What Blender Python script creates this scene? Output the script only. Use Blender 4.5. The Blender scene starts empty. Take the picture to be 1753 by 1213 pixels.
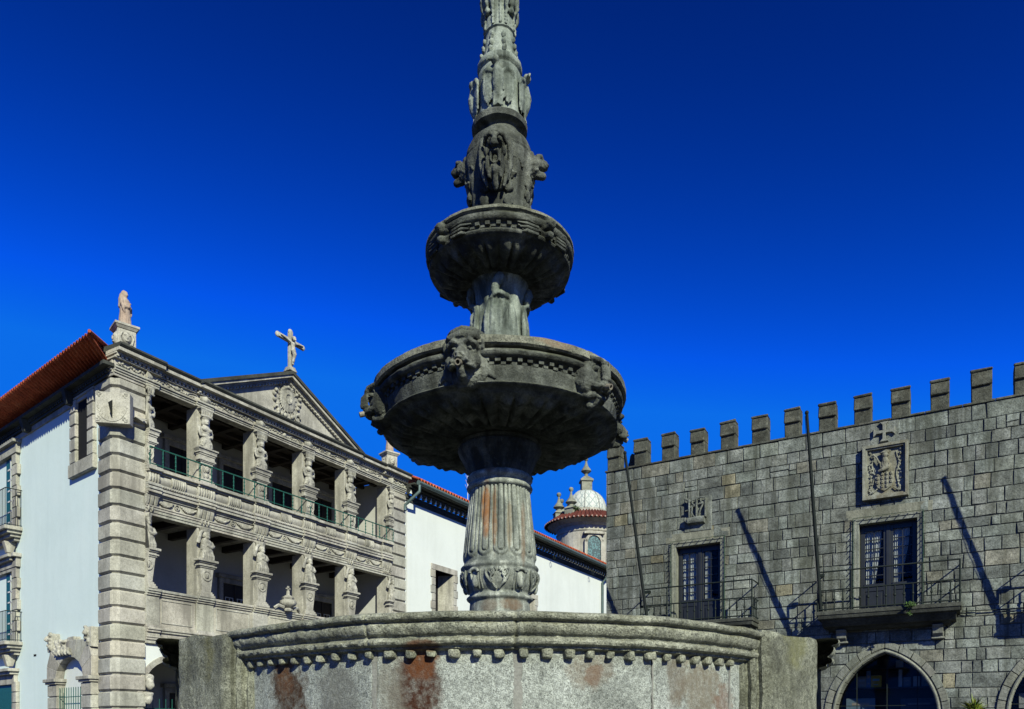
import bpy, bmesh, math, random
from mathutils import Vector, Matrix, noise
R = math.radians
PI = math.pi
rng = random.Random(7)
scene = bpy.context.scene
COL = scene.collection

# ------------------------------------------------------------------ mesh builder
class MB:
    def __init__(s):
        s.v = []; s.f = []; s.t = []; s.tone = (1, 1, 1)
    def add(s, vs, fs):
        b = len(s.v); s.v.extend(vs)
        for f in fs:
            s.f.append(tuple(b + i for i in f)); s.t.append(s.tone)
    def box(s, x0, x1, y0, y1, z0, z1):
        s.add([(x0,y0,z0),(x1,y0,z0),(x1,y1,z0),(x0,y1,z0),(x0,y0,z1),(x1,y0,z1),(x1,y1,z1),(x0,y1,z1)],
              [(0,3,2,1),(4,5,6,7),(0,1,5,4),(1,2,6,5),(2,3,7,6),(3,0,4,7)])
    def taper(s, cx, cy, z0, z1, wx0, wy0, wx1, wy1):
        a = [(cx-wx0,cy-wy0,z0),(cx+wx0,cy-wy0,z0),(cx+wx0,cy+wy0,z0),(cx-wx0,cy+wy0,z0)]
        b = [(cx-wx1,cy-wy1,z1),(cx+wx1,cy-wy1,z1),(cx+wx1,cy+wy1,z1),(cx-wx1,cy+wy1,z1)]
        s.add(a+b, [(0,3,2,1),(4,5,6,7),(0,1,5,4),(1,2,6,5),(2,3,7,6),(3,0,4,7)])
    def prism(s, poly, y0, y1):            # polygon in x,z extruded along y
        n = len(poly)
        s.add([(x,y0,z) for x,z in poly]+[(x,y1,z) for x,z in poly],
              [tuple(range(n)), tuple(range(2*n-1,n-1,-1))]+[((i+1)%n,i,n+i,n+(i+1)%n) for i in range(n)])
    def prism_z(s, poly, z0, z1):          # polygon in x,y extruded along z
        n = len(poly)
        s.add([(x,y,z0) for x,y in poly]+[(x,y,z1) for x,y in poly],
              [tuple(range(n-1,-1,-1)), tuple(range(n,2*n))]+[(i,(i+1)%n,n+(i+1)%n,n+i) for i in range(n)])
    def run(s, prof, x0, x1):              # profile [(y,z)] extruded along x
        n = len(prof)
        s.add([(x0,y,z) for y,z in prof]+[(x1,y,z) for y,z in prof],
              [tuple(range(n)), tuple(range(2*n-1,n-1,-1))]+[((i+1)%n,i,n+i,n+(i+1)%n) for i in range(n)])
    def tube(s, pts, rad, n=6, cap=True):
        pts = [Vector(p) for p in pts]
        rs = rad if isinstance(rad, (list,tuple)) else [rad]*len(pts)
        vs = []; prev = None
        for i, p in enumerate(pts):
            d = (pts[min(i+1,len(pts)-1)]-pts[max(i-1,0)])
            if d.length < 1e-9: d = Vector((0,0,1))
            d.normalize()
            if prev is None:
                a = d.orthogonal().normalized()
            else:
                a = prev - d*prev.dot(d)
                a = a.normalized() if a.length > 1e-6 else d.orthogonal().normalized()
            prev = a; b = d.cross(a)
            for k in range(n):
                q = 2*PI*k/n
                vs.append(tuple(p+(a*math.cos(q)+b*math.sin(q))*rs[i]))
        fs = []
        for i in range(len(pts)-1):
            for k in range(n):
                k2 = (k+1)%n
                fs.append((i*n+k,i*n+k2,(i+1)*n+k2,(i+1)*n+k))
        if cap:
            fs.append(tuple(range(n-1,-1,-1))); fs.append(tuple(range((len(pts)-1)*n,len(pts)*n)))
        s.add(vs, fs)
    def ell(s, c, r, rot=None, nu=10, nv=7):
        vs = []; M = Matrix.Identity(3)
        if rot:
            from mathutils import Euler
            M = Euler(rot).to_matrix()
        c = Vector(c)
        for j in range(1, nv):
            th = PI*j/nv
            for i in range(nu):
                ph = 2*PI*i/nu
                vs.append(tuple(c+M@Vector((r[0]*math.sin(th)*math.cos(ph), r[1]*math.sin(th)*math.sin(ph), r[2]*math.cos(th)))))
        t = len(vs); vs.append(tuple(c+M@Vector((0,0,r[2])))); vs.append(tuple(c+M@Vector((0,0,-r[2]))))
        fs = []
        for j in range(nv-2):
            for i in range(nu):
                i2 = (i+1)%nu
                fs.append((j*nu+i,(j+1)*nu+i,(j+1)*nu+i2,j*nu+i2))
        for i in range(nu):
            i2 = (i+1)%nu
            fs.append((i,i2,t)); fs.append(((nv-2)*nu+i2,(nv-2)*nu+i,t+1))
        s.add(vs, fs)
    def lathe(s, prof, seg, disp=None, c=(0,0), maxlen=None, a0=0, a1=2*PI, cap=True):
        if maxlen:
            P = [prof[0]]
            for a, b in zip(prof, prof[1:]):
                L = math.hypot(b[0]-a[0], b[1]-a[1]); k = max(1, math.ceil(L/maxlen))
                for q in range(1, k+1): P.append((a[0]+(b[0]-a[0])*q/k, a[1]+(b[1]-a[1])*q/k))
            prof = P
        full = abs(a1-a0-2*PI) < 1e-6
        n = seg if full else seg+1
        vs = []
        for r, z in prof:
            for i in range(n):
                p = a0+(a1-a0)*i/seg         # angle from -Y, towards +X
                rr = r; zz = z
                if disp:
                    d = disp(p, r, z)
                    if isinstance(d, tuple): rr += d[0]; zz += d[1]
                    else: rr += d
                vs.append((c[0]+rr*math.sin(p), c[1]-rr*math.cos(p), zz))
        fs = []
        for j in range(len(prof)-1):
            for i in range(seg):
                i2 = (i+1)%n
                fs.append((j*n+i, j*n+i2, (j+1)*n+i2, (j+1)*n+i))
        if full and cap:
            if prof[0][0] > 1e-5: fs.append(tuple(range(n-1,-1,-1)))
            if prof[-1][0] > 1e-5: fs.append(tuple((len(prof)-1)*n+i for i in range(n)))
        s.add(vs, fs)
    def abox(s, ph, r0, r1, w, z0, z1):    # block on a ring
        u = Vector((math.sin(ph), -math.cos(ph))); t = Vector((math.cos(ph), math.sin(ph)))
        q = [u*r1-t*w, u*r1+t*w, u*r0+t*w, u*r0-t*w]
        s.prism_z([(p.x, p.y) for p in q], z0, z1)
    def mesh(s, name, mtx=None, smooth=None, wobble=0, wsc=6):
        me = bpy.data.meshes.new(name)
        vs = s.v
        if wobble:
            vs = [tuple(Vector(p)+noise.noise_vector(Vector(p)*wsc)*wobble) for p in vs]
        me.from_pydata(vs, [], s.f)
        ca = me.color_attributes.new('tone', 'FLOAT_COLOR', 'CORNER')
        buf = []
        for p, t in zip(me.polygons, s.t): buf.extend((t[0], t[1], t[2], 1.0)*p.loop_total)
        ca.data.foreach_set('color', buf)
        if mtx: me.transform(mtx)
        if smooth is not None:
            for p in me.polygons: p.use_smooth = True
            me.set_sharp_from_angle(angle=R(smooth))
        me.update()
        return me

def link(name, me, mat, parent=None, loc=None, rotz=None):
    o = bpy.data.objects.new(name, me); COL.objects.link(o)
    if mat:
        me.materials.clear(); me.materials.append(mat)
    if parent: o.parent = parent
    if loc: o.location = loc
    if rotz is not None: o.rotation_euler = (0, 0, rotz)
    return o
def obj(name, mb, mat, parent=None, smooth=None, bevel=0, mtx=None, wobble=0, wsc=6):
    o = link(name, mb.mesh(name, mtx, smooth, wobble, wsc), mat, parent)
    if bevel:
        m = o.modifiers.new('Bevel', 'BEVEL'); m.width = bevel; m.segments = 1; m.limit_method = 'ANGLE'; m.angle_limit = R(50)
    return o
def tag(o, label=None, cat=None, group=None, kind=None):
    if label: o['label'] = label
    if cat: o['category'] = cat
    if group: o['group'] = group
    if kind: o['kind'] = kind
    return o
def thing(name, label, cat, loc=(0,0,0), rotz=0, group=None):
    o = bpy.data.objects.new(name, None); COL.objects.link(o)
    o.location = loc; o.rotation_euler = (0, 0, rotz); o.empty_display_size = .3
    return tag(o, label, cat, group)
def dup(o, parent=None, loc=None, rotz=None):
    c = o.copy(); COL.objects.link(c)
    if parent: c.parent = parent
    if loc: c.location = loc
    if rotz is not None: c.rotation_euler = (0, 0, rotz)
    for ch in list(o.children): dup(ch, c)
    return c
def sculpt(mb, name, voxel, rough=0, rsc=20, carve=()):
    """fuse overlapping forms into one carved surface"""
    me = mb.mesh(name)
    o = bpy.data.objects.new(name, me); COL.objects.link(o)
    m = o.modifiers.new('Remesh', 'REMESH'); m.mode = 'VOXEL'; m.voxel_size = voxel
    sm = o.modifiers.new('Smooth', 'SMOOTH'); sm.iterations = 1; sm.factor = .5
    dg = bpy.context.evaluated_depsgraph_get(); dg.update()
    me2 = bpy.data.meshes.new_from_object(o.evaluated_get(dg))
    bpy.data.objects.remove(o); bpy.data.meshes.remove(me)
    if rough:
        nrm = [v.normal.copy() for v in me2.vertices]
        for v, n in zip(me2.vertices, nrm):
            v.co += n*rough*(noise.noise(v.co*rsc)+.5*noise.noise(v.co*rsc*2.7))
    for (c, r, dep) in carve:               # chiselled hollows: sockets, mouths, grooves
        c = Vector(c)
        for v in me2.vertices:
            q = v.co-c
            d2 = (q.x/r[0])**2+(q.y/r[1])**2+(q.z/r[2])**2
            if d2 < 6: v.co.y += dep*math.exp(-d2)
    for p in me2.polygons: p.use_smooth = True
    a = me2.color_attributes.get('tone')
    if a: me2.color_attributes.remove(a)
    ca = me2.color_attributes.new('tone', 'FLOAT_COLOR', 'POINT')
    ca.data.foreach_set('color', [1.0]*4*len(me2.vertices))
    me2.name = name; me2.update()
    return me2

# ------------------------------------------------------------------ materials
KA = .66                              # photo is exposed 0.6 stop up: real-world albedo from the picture values
class NT:
    def __init__(s, name):
        s.m = bpy.data.materials.new(name); s.m.use_nodes = True
        s.t = s.m.node_tree; s.b = s.t.nodes['Principled BSDF']; s.L = s.t.links
        s._geo = None; s._obj = None
    def N(s, typ): return s.t.nodes.new(typ)
    def put(s, sock, v):
        if hasattr(v, 'is_output'): s.L.new(v, sock)
        else: sock.default_value = v
    def geo(s):
        if not s._geo: s._geo = s.N('ShaderNodeNewGeometry')
        return s._geo
    def pos(s): return s.geo().outputs['Position']
    def opos(s):
        if not s._obj: s._obj = s.N('ShaderNodeTexCoord')
        return s._obj.outputs['Object']
    def map(s, vec, scale):
        n = s.N('ShaderNodeMapping'); s.L.new(vec, n.inputs[0]); n.inputs['Scale'].default_value = scale
        return n.outputs[0]
    def noise(s, scale, detail=4, rough=.55, vec=None, dist=0):
        n = s.N('ShaderNodeTexNoise'); s.L.new(vec or s.pos(), n.inputs['Vector'])
        n.inputs['Scale'].default_value = scale; n.inputs['Detail'].default_value = detail
        n.inputs['Roughness'].default_value = rough; n.inputs['Distortion'].default_value = dist
        return n.outputs['Fac']
    def ramp(s, fac, stops):
        n = s.N('ShaderNodeValToRGB'); s.put(n.inputs[0], fac); e = n.color_ramp.elements
        while len(e) < len(stops): e.new(.5)
        for k, (p, c) in enumerate(stops):
            e[k].position = p; e[k].color = (c, c, c, 1) if isinstance(c, (int,float)) else (*c, 1)
        return n.outputs[0]
    def mix(s, fac, a, b, mode='MIX'):
        n = s.N('ShaderNodeMix'); n.data_type = 'RGBA'; n.blend_type = mode
        s.put(n.inputs[0], fac)
        for sock, v in ((n.inputs[6], a), (n.inputs[7], b)):
            if hasattr(v, 'is_output'): s.L.new(v, sock)
            else: sock.default_value = (*v, 1) if len(v) == 3 else v
        return n.outputs[2]
    def math(s, op, a, b=0.0, clamp=False):
        n = s.N('ShaderNodeMath'); n.operation = op; n.use_clamp = clamp
        s.put(n.inputs[0], a); s.put(n.inputs[1], b)
        return n.outputs[0]
    def tone(s):
        n = s.N('ShaderNodeAttribute'); n.attribute_name = 'tone'
        return n.outputs['Color']
    def bump(s, h, strength, dist):
        n = s.N('ShaderNodeBump'); n.inputs['Strength'].default_value = strength; n.inputs['Distance'].default_value = dist
        s.L.new(h, n.inputs['Height']); s.L.new(n.outputs[0], s.b.inputs['Normal'])
    def fin(s, col, rough=.85, spec=.3, metal=0):
        if hasattr(col, 'is_output'): s.L.new(s.mix(1, col, (KA, KA, KA), 'MULTIPLY'), s.b.inputs['Base Color'])
        else: s.b.inputs['Base Color'].default_value = (*[q*KA for q in col], 1)
        s.put(s.b.inputs['Roughness'], rough); s.b.inputs['Specular IOR Level'].default_value = spec
        s.b.inputs['Metallic'].default_value = metal
        return s.m
    def blob(s, c, r, amp=.6, nsc=6, soft=.22):    # stain mask round an object-space point
        v = s.N('ShaderNodeVectorMath'); v.operation = 'SUBTRACT'; s.L.new(s.opos(), v.inputs[0]); v.inputs[1].default_value = c
        d = s.N('ShaderNodeVectorMath'); d.operation = 'DIVIDE'; s.L.new(v.outputs[0], d.inputs[0]); d.inputs[1].default_value = r
        l = s.N('ShaderNodeVectorMath'); l.operation = 'LENGTH'; s.L.new(d.outputs[0], l.inputs[0])
        n = s.noise(nsc, 6, .65)
        k = s.math('ADD', l.outputs['Value'], s.math('MULTIPLY', s.math('SUBTRACT', n, .5), amp*2))
        return s.ramp(k, [(max(0, .75-soft), 1), (min(1, .75+soft*.5), 0)])

def stone(name, dark, mid, light, big=.7, grain=60, grain_amt=.4, streak=0, streak_col=(.04,.04,.035), streak_sc=(5,5,.35),
          moss=0, moss_col=(.07,.08,.03), lich=0, lich_col=(.45,.46,.40), bump=.35, bdist=.01, stains=(), rough=.88, tone=True, lo=.32, hi=.68):
    t = NT(name)
    a = t.noise(big, 7, .62, dist=.3)
    c = t.ramp(a, [(lo, dark), (.5, mid), (hi, light)])
    g = t.noise(grain, 3, .7)
    g2 = t.noise(grain*.28, 4, .7)
    gm = t.ramp(g, [(.3, 1-grain_amt), (.5, 1.0), (.72, 1+grain_amt*.6)])
    c = t.mix(1, c, gm, 'MULTIPLY')
    gm2 = t.ramp(g2, [(.3, 1-grain_amt*.7), (.55, 1.0), (.75, 1+grain_amt*.4)])
    c = t.mix(1, c, gm2, 'MULTIPLY')
    if streak:
        sm = t.noise(1, 6, .6, vec=t.map(t.pos(), streak_sc))
        sm2 = t.noise(.5, 3, .5)
        f = t.ramp(t.math('MULTIPLY', sm, t.math('ADD', sm2, .5)), [(.46, 0), (.66, streak)])
        c = t.mix(f, c, streak_col)
    if lich:
        f = t.ramp(t.noise(grain*.16, 5, .7), [(.6, 0), (.7, lich)])
        c = t.mix(f, c, lich_col)
    if moss:
        sx = t.N('ShaderNodeSeparateXYZ'); t.L.new(t.geo().outputs['Normal'], sx.inputs[0])
        up = t.ramp(sx.outputs[2], [(.15, 0.15), (.7, 1)])
        f = t.math('MULTIPLY', t.ramp(t.noise(3.5, 7, .68), [(.44, 0), (.62, moss)]), up)
        c = t.mix(f, c, moss_col)
    for (cc, rr, col, amt, amp) in stains:
        f = t.math('MULTIPLY', t.blob(cc, rr, amp), amt)
        f = t.math('MULTIPLY', f, t.ramp(t.noise(22, 5, .7), [(.3, .55), (.6, 1)]))
        c = t.mix(f, c, col)
    if tone: c = t.mix(1, c, t.tone(), 'MULTIPLY')
    h = t.math('ADD', g, t.math('MULTIPLY', g2, 1.6))
    t.bump(h, bump, bdist)
    return t.fin(c, rough, .25)

def plain(name, col, rough=.6, spec=.4, metal=0, var=.15, sc=8, bump=0):
    t = NT(name)
    n = t.noise(sc, 5, .6)
    c = t.mix(1, t.ramp(n, [(.3, tuple(x*(1-var) for x in col)), (.7, tuple(min(1, x*(1+var)) for x in col))]), t.tone(), 'MULTIPLY')
    if bump: t.bump(n, bump, .01)
    return t.fin(c, rough, spec, metal)

# fountain
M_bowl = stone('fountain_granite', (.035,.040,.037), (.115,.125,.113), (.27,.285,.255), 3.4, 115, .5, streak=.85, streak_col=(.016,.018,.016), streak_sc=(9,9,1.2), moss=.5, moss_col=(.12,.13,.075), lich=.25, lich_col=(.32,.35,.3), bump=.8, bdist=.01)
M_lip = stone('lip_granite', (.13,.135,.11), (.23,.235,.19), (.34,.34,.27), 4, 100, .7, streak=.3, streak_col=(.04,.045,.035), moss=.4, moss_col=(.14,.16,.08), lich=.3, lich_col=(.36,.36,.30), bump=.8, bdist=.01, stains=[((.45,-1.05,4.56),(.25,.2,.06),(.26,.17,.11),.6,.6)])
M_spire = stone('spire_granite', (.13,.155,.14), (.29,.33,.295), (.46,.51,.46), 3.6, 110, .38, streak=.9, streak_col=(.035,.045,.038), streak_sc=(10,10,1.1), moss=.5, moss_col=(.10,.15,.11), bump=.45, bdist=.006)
M_shaft = stone('shaft_granite', (.17,.19,.17), (.42,.45,.405), (.62,.65,.58), 4.0, 100, .55, streak=.6, streak_col=(.055,.065,.062), streak_sc=(13,13,.9), bump=.4, bdist=.005,
    stains=[((-.115,-.27,3.5),(.052,.2,.36),(.27,.11,.035),.9,.35),((-.04,-.3,3.4),(.028,.2,.4),(.24,.12,.05),.7,.4),((-.09,-.3,3.86),(.09,.2,.05),(.25,.11,.04),.7,.4),((.09,-.31,3.35),(.03,.2,.3),(.26,.2,.13),.6,.5),((.21,-.2,3.3),(.03,.2,.4),(.21,.13,.08),.6,.5),((-.1,-.28,2.66),(.12,.2,.09),(.16,.1,.06),.5,.5),((.12,-.28,2.67),(.14,.2,.08),(.15,.085,.045),.7,.5)])
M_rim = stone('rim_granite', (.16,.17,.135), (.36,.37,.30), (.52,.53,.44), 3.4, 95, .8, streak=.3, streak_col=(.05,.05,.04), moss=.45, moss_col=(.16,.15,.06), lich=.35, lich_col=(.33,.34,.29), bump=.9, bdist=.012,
    stains=[((-.44,-2.27,2.09),(.16,.25,.045),(.11,.045,.02),.9,.5)])
M_panel = stone('basin_granite', (.27,.29,.275), (.41,.44,.415), (.51,.545,.52), 2.2, 140, .85, lich=.15, bump=.7, bdist=.01,
    stains=[((-1.45,-1.73,1.82),(0.27,0.32,0.32),(.06,.028,.012),1.0,.8),((-1.465,-1.746,1.900),(0.117,0.195,0.230),(.13,.055,.02),.85,.8),
            ((-0.482,-2.2,1.83),(0.235,0.45,0.40),(.055,.018,.008),1.0,.6),((-0.445,-2.227,1.980),(0.143,0.390,0.138),(.14,.045,.012),.85,.8),
            ((0.622,-2.17,1.925),(0.062,0.3,0.085),(.17,.07,.04),.8,1.3),((0.595,-2.17,1.94),(0.17,0.3,0.15),(.19,.15,.11),.6,1.2),
            ((1.409,-1.792,1.850),(0.286,0.390,0.253),(.19,.155,.11),.75,.9),((1.191,-1.937,1.900),(0.104,0.260,0.287),(.16,.13,.1),.7,.8),((1.606,-1.6,1.75),(0.130,0.260,0.16),(.2,.11,.075),.6,1.3),
            ((-1.036,-2.031,1.750),(0.260,0.260,0.322),(.15,.15,.14),.75,.8),((-0.642,-2.176,1.800),(0.130,0.260,0.345),(.2,.19,.16),.7,.8)])
M_pier = stone('pier_granite', (.14,.145,.115), (.29,.30,.24), (.43,.44,.365), 2.8, 95, .85, streak=.55, streak_col=(.06,.062,.05), streak_sc=(7,7,.7), moss=.6, moss_col=(.16,.16,.05), lich=.25, lich_col=(.3,.31,.27), bump=.8, bdist=.012,
    stains=[((-2.08,-1.2,2.15),(.14,.2,.35),(.17,.16,.06),.7,.7),((2.2,-1.1,2.2),(.25,.3,.2),(.20,.20,.08),.6,.8)])
M_mortar = stone('joint_mortar', (.2,.2,.19), (.25,.25,.235), (.29,.29,.27), 4, 60, .25, bump=.4)
M_pipe = plain('spout_lead', (.22,.2,.16), .6, .4, 0, .4, 40)
# loggia
M_log = stone('loggia_granite', (.34,.325,.285), (.495,.475,.42), (.61,.59,.53), .9, 34, .36, streak=.75, streak_col=(.22,.21,.185), streak_sc=(3,3,.3), bump=.25, bdist=.008)
M_carve = stone('carved_granite', (.31,.30,.265), (.485,.468,.412), (.62,.60,.535), 1.8, 34, .42, streak=.7, streak_col=(.16,.155,.135), bump=.3, bdist=.01)
M_fin = stone('finial_granite', (.16,.165,.13), (.26,.265,.215), (.35,.36,.3), 1.2, 20, .3, bump=.3)
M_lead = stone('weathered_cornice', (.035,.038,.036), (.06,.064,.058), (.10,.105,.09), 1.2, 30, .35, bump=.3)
M_white = stone('white_plaster', (.74,.78,.765), (.78,.82,.805), (.81,.85,.835), .45, 12, .03, streak=.16, streak_col=(.58,.6,.57), streak_sc=(2.2,2.2,.22), bump=.08, bdist=.01, rough=.8)
M_skywhite = stone('sky_tinted_plaster', (.74,.87,.87), (.77,.90,.90), (.79,.91,.91), .45, 12, .03, streak=.14, streak_col=(.56,.67,.68), streak_sc=(2.2,2.2,.22), bump=.08, bdist=.01, rough=.8)  # white plaster again, with the sky's cyan tint put into its colour
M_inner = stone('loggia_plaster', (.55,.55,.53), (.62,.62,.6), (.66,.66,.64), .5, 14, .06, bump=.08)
M_dark = plain('dark_joinery', (.035,.028,.022), .6, .3, 0, .3, 5)
M_ceil = plain('beam_wood', (.045,.035,.028), .7, .3, 0, .3, 5)
M_tile = stone('roof_tile', (.38,.075,.035), (.55,.115,.05), (.66,.19,.09), 2.6, 16, .4, streak=.2, streak_col=(.12,.04,.03), bump=.3)
M_green = plain('green_iron', (.02,.13,.10), .45, .5, .2, .25, 12)
M_rose = stone('rose_stone', (.36,.265,.21), (.45,.34,.275), (.52,.43,.36), 2.0, 30, .2, streak=.3, streak_col=(.3,.24,.2), bump=.3)
M_gutter = plain('zinc_gutter', (.13,.19,.19), .5, .5, .3, .15, 4)
M_wframe = plain('white_frame', (.7,.7,.68), .5, .4)
# town hall
M_hall = stone('hall_granite', (.115,.125,.116), (.212,.23,.213), (.325,.345,.325), 1.7, 26, .6, streak=.75, streak_col=(.065,.07,.055), streak_sc=(4.5,4.5,.3), lich=.12, lich_col=(.34,.36,.32), bump=.5, bdist=.02)
M_hmort = stone('hall_mortar', (.06,.065,.06), (.105,.112,.103), (.17,.178,.165), 3, 30, .3, bump=.4)
M_trim = stone('hall_trim', (.165,.17,.15), (.25,.258,.228), (.32,.328,.295), 1.4, 30, .4, streak=.6, streak_col=(.1,.105,.088), bump=.35, bdist=.012)
M_merlon = stone('merlon_granite', (.04,.042,.034), (.085,.09,.075), (.15,.155,.13), 2.0, 30, .55, moss=.4, moss_col=(.14,.1,.04), lich=.3, lich_col=(.4,.42,.37), bump=.6, bdist=.02)
M_slab = stone('slab_granite', (.035,.037,.032), (.068,.072,.064), (.115,.12,.105), 1.8, 30, .5, moss=.3, moss_col=(.07,.08,.03), lich=.15, bump=.4)
M_relief = stone('relief_stone', (.17,.17,.135), (.28,.285,.24), (.38,.39,.34), 3.0, 40, .35, streak=.55, streak_col=(.13,.10,.05), bump=.3)
M_iron = plain('black_iron', (.008,.015,.014), .65, .25, 0, .3, 10)
M_door = plain('door_paint', (.016,.019,.024), .45, .45, 0, .25, 3)
M_pole = plain('pole_paint', (.009,.014,.015), .7, .2, 0, .2, 8)
M_curt = plain('white_curtain', (.62,.62,.6), .9, .1, 0, .08, 6)
M_curtd = plain('grey_cord', (.2,.2,.2), .8, .2)
M_cable = plain('green_cable', (.03,.07,.045), .5, .4)
M_room = plain('dark_room', (.02,.02,.022), .9, .1)
M_leaf = plain('leaf_yellow_green', (.16,.21,.025), .5, .4, 0, .4, 9)
M_leafd = plain('leaf_green', (.05,.10,.02), .5, .4, 0, .4, 9)
M_pot = plain('terracotta', (.26,.12,.07), .8, .2)
M_dome = None
def glass_mat(name, tint, refl, k=1.0):
    t = NT(name); t.t.nodes.remove(t.b)
    tr = t.N('ShaderNodeBsdfTransparent'); tr.inputs[0].default_value = (*tint, 1)
    gl = t.N('ShaderNodeBsdfGlossy'); gl.inputs['Roughness'].default_value = .03
    fr = t.N('ShaderNodeFresnel'); fr.inputs[0].default_value = 1.5
    f = t.math('ADD', t.math('MULTIPLY', fr.outputs[0], k), refl, True)
    nz = t.noise(1.3, 2, .5); bp = t.N('ShaderNodeBump'); bp.inputs['Strength'].default_value = .12; bp.inputs['Distance'].default_value = .02
    t.L.new(nz, bp.inputs['Height']); t.L.new(bp.outputs[0], gl.inputs['Normal'])
    mx = t.N('ShaderNodeMixShader'); t.L.new(f, mx.inputs[0]); t.L.new(tr.outputs[0], mx.inputs[1]); t.L.new(gl.outputs[0], mx.inputs[2])
    t.L.new(mx.outputs[0], t.t.nodes['Material Output'].inputs[0])
    return t.m
M_glass = glass_mat('window_glass', (.86,.9,.92), .0, .4)
M_shopglass = glass_mat('shop_glass', (.8,.82,.85), .0, .35)
def cblock(v=.1):                     # stone-to-stone colour difference
    a = 1+rng.uniform(-v, v); return (a*(1+rng.uniform(-.03,.03)), a, a*(1+rng.uniform(-.04,.03)))

# ------------------------------------------------------------------ ground
def plaza():
    mb = MB(); mb.add([(-400,-400,0),(400,-400,0),(400,400,0),(-400,400,0)], [(0,1,2,3)])
    t = NT('plaza_paving'); br = t.N('ShaderNodeTexBrick'); t.L.new(t.pos(), br.inputs['Vector'])
    br.inputs['Scale'].default_value = 1.2; br.inputs['Color1'].default_value = (.055,.055,.05,1); br.inputs['Color2'].default_value = (.075,.075,.068,1); br.inputs['Mortar'].default_value = (.03,.03,.028,1)
    br.inputs['Mortar Size'].default_value = .012
    c = t.mix(1, br.outputs[0], t.ramp(t.noise(14, 5, .65), [(.3, .8), (.7, 1.1)]), 'MULTIPLY')
    o = obj('plaza_paving', mb, t.fin(c, .85)); tag(o, 'dark granite paving of the square', 'paving', None, 'structure')
plaza()

# ------------------------------------------------------------------ fountain
FC = (-.112, 6.9, 0)
fo = thing('stone_fountain', 'tall carved granite fountain with two tiered bowls and a rust stained basin', 'fountain', FC)
def arc_profile_sweep(mb, prof, cx, cy, a0, a1, seg, rough, joints=(), poly=None):
    def d(p, r, z):
        q = Vector((math.sin(p)*r, -math.cos(p)*r, z))
        k = 0
        if poly:
            for a_, b_ in zip(poly, poly[1:]):
                if R(a_) <= p <= R(b_): k -= .6*r*(1-math.cos(R(b_-a_)/2)/math.cos(p-R(a_+b_)/2))
        k += rough*(noise.noise(q*5)*.9+noise.noise(q*14)*.6+noise.noise(q*35)*.35)
        for j, w, dep in joints:
            x = (p-R(j))*r
            x += .012*noise.noise(Vector((z*9, j, 0)))
            k -= dep*math.exp(-(x/w)**2)
        return (k, .5*rough*noise.noise(q*4+Vector((9,3,1))))
    mb.lathe(prof, seg, d, (cx, cy), .018, a0, a1, cap=False)
RIM = [(1.95,2.15),(1.96,2.255),(2.0,2.275),(2.3,2.292),(2.385,2.29),(2.412,2.28),(2.42,2.265),(2.416,2.25),(2.402,2.24),(2.378,2.236),(2.372,2.228),(2.386,2.22),(2.39,2.205),(2.382,2.182),(2.362,2.16),(2.342,2.152),(2.338,2.143),(2.35,2.138),(2.37,2.13),(2.376,2.114),(2.368,2.098),(2.345,2.09),(2.33,2.088),(2.328,2.074),(2.3,2.068),(2.27,2.06)]
WALL = [(2.28,2.08),(2.28,1.9),(2.28,1.7),(2.28,1.4),(2.28,.88),(1.9,.88)]
PL = [-54.5, -19.2, 3.5, 25.5, 54.5]
J = [(-19.2,.012,.02),(3.7,.016,.022),(26.5,.009,.018),(47.5,.01,.02)]
rimM = MB(); arc_profile_sweep(rimM, RIM, 0, 0, R(-54), R(54), 430, .011, [(-19.2,.006,.02),(3.3,.013,.03),(25,.006,.02),(45.5,.006,.018)], PL)
obj('rim', rimM, M_rim, fo, 45)
wallM = MB(); arc_profile_sweep(wallM, WALL, 0, 0, R(-51), R(51), 360, .004, J, PL)
ba = obj('basin_wall', wallM, M_panel, fo, 60)
# mortar in the joints
for j, w in ((-19.2,.016),(3.7,.026),(26.5,.006),(47.5,.01)):
    mm = MB()
    for k in range(30):
        z0 = 1.4+.67*k/30; z1 = 1.4+.67*(k+1)/30
        rj = 1
        for a_, b_ in zip(PL, PL[1:]):
            if a_ <= j < b_: rj = 1-.6*(1-math.cos(R(b_-a_)/2)/math.cos(R(j)-R(a_+b_)/2))
        ww = w*(1+.35*noise.noise(Vector((j, k*.7, 2))))
        mm.abox(R(j)+.004*noise.noise(Vector((j,k*.25,0))), 2.2, (2.277+.002*rng.random())*rj, ww, z0, z1)
    obj('mortar_joint', mm, M_mortar, ba, 60)
# rounded pellets below the rim
a = -50.5
while a < 48.5:
    p = R(a); r = 2.292; pm = MB()
    for a_, b_ in zip(PL, PL[1:]):
        if a_ <= a <= b_: r *= 1-.6*(1-math.cos(R(b_-a_)/2)/math.cos(p-R(a_+b_)/2))
    w = .031+rng.uniform(-.005,.004); hh = .027+rng.uniform(-.004,.003)
    pm.ell((0,0,0), (1,1,1), None, 12, 9)
    for k in range(len(pm.v)):
        x, y, z = [math.copysign(abs(c)**.45, c) for c in pm.v[k]]; x *= w; y *= .042; z *= hh
        pm.v[k] = (r*math.sin(p)+x*math.cos(p)-y*math.sin(p), -r*math.cos(p)+x*math.sin(p)+y*math.cos(p), 2.046+z+.12*y)
    obj('pellet', pm, M_rim, fo, 60, 0, None, .012, 18)
    a += 2.22*2.0*.79+rng.uniform(-.18,.18)
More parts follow.
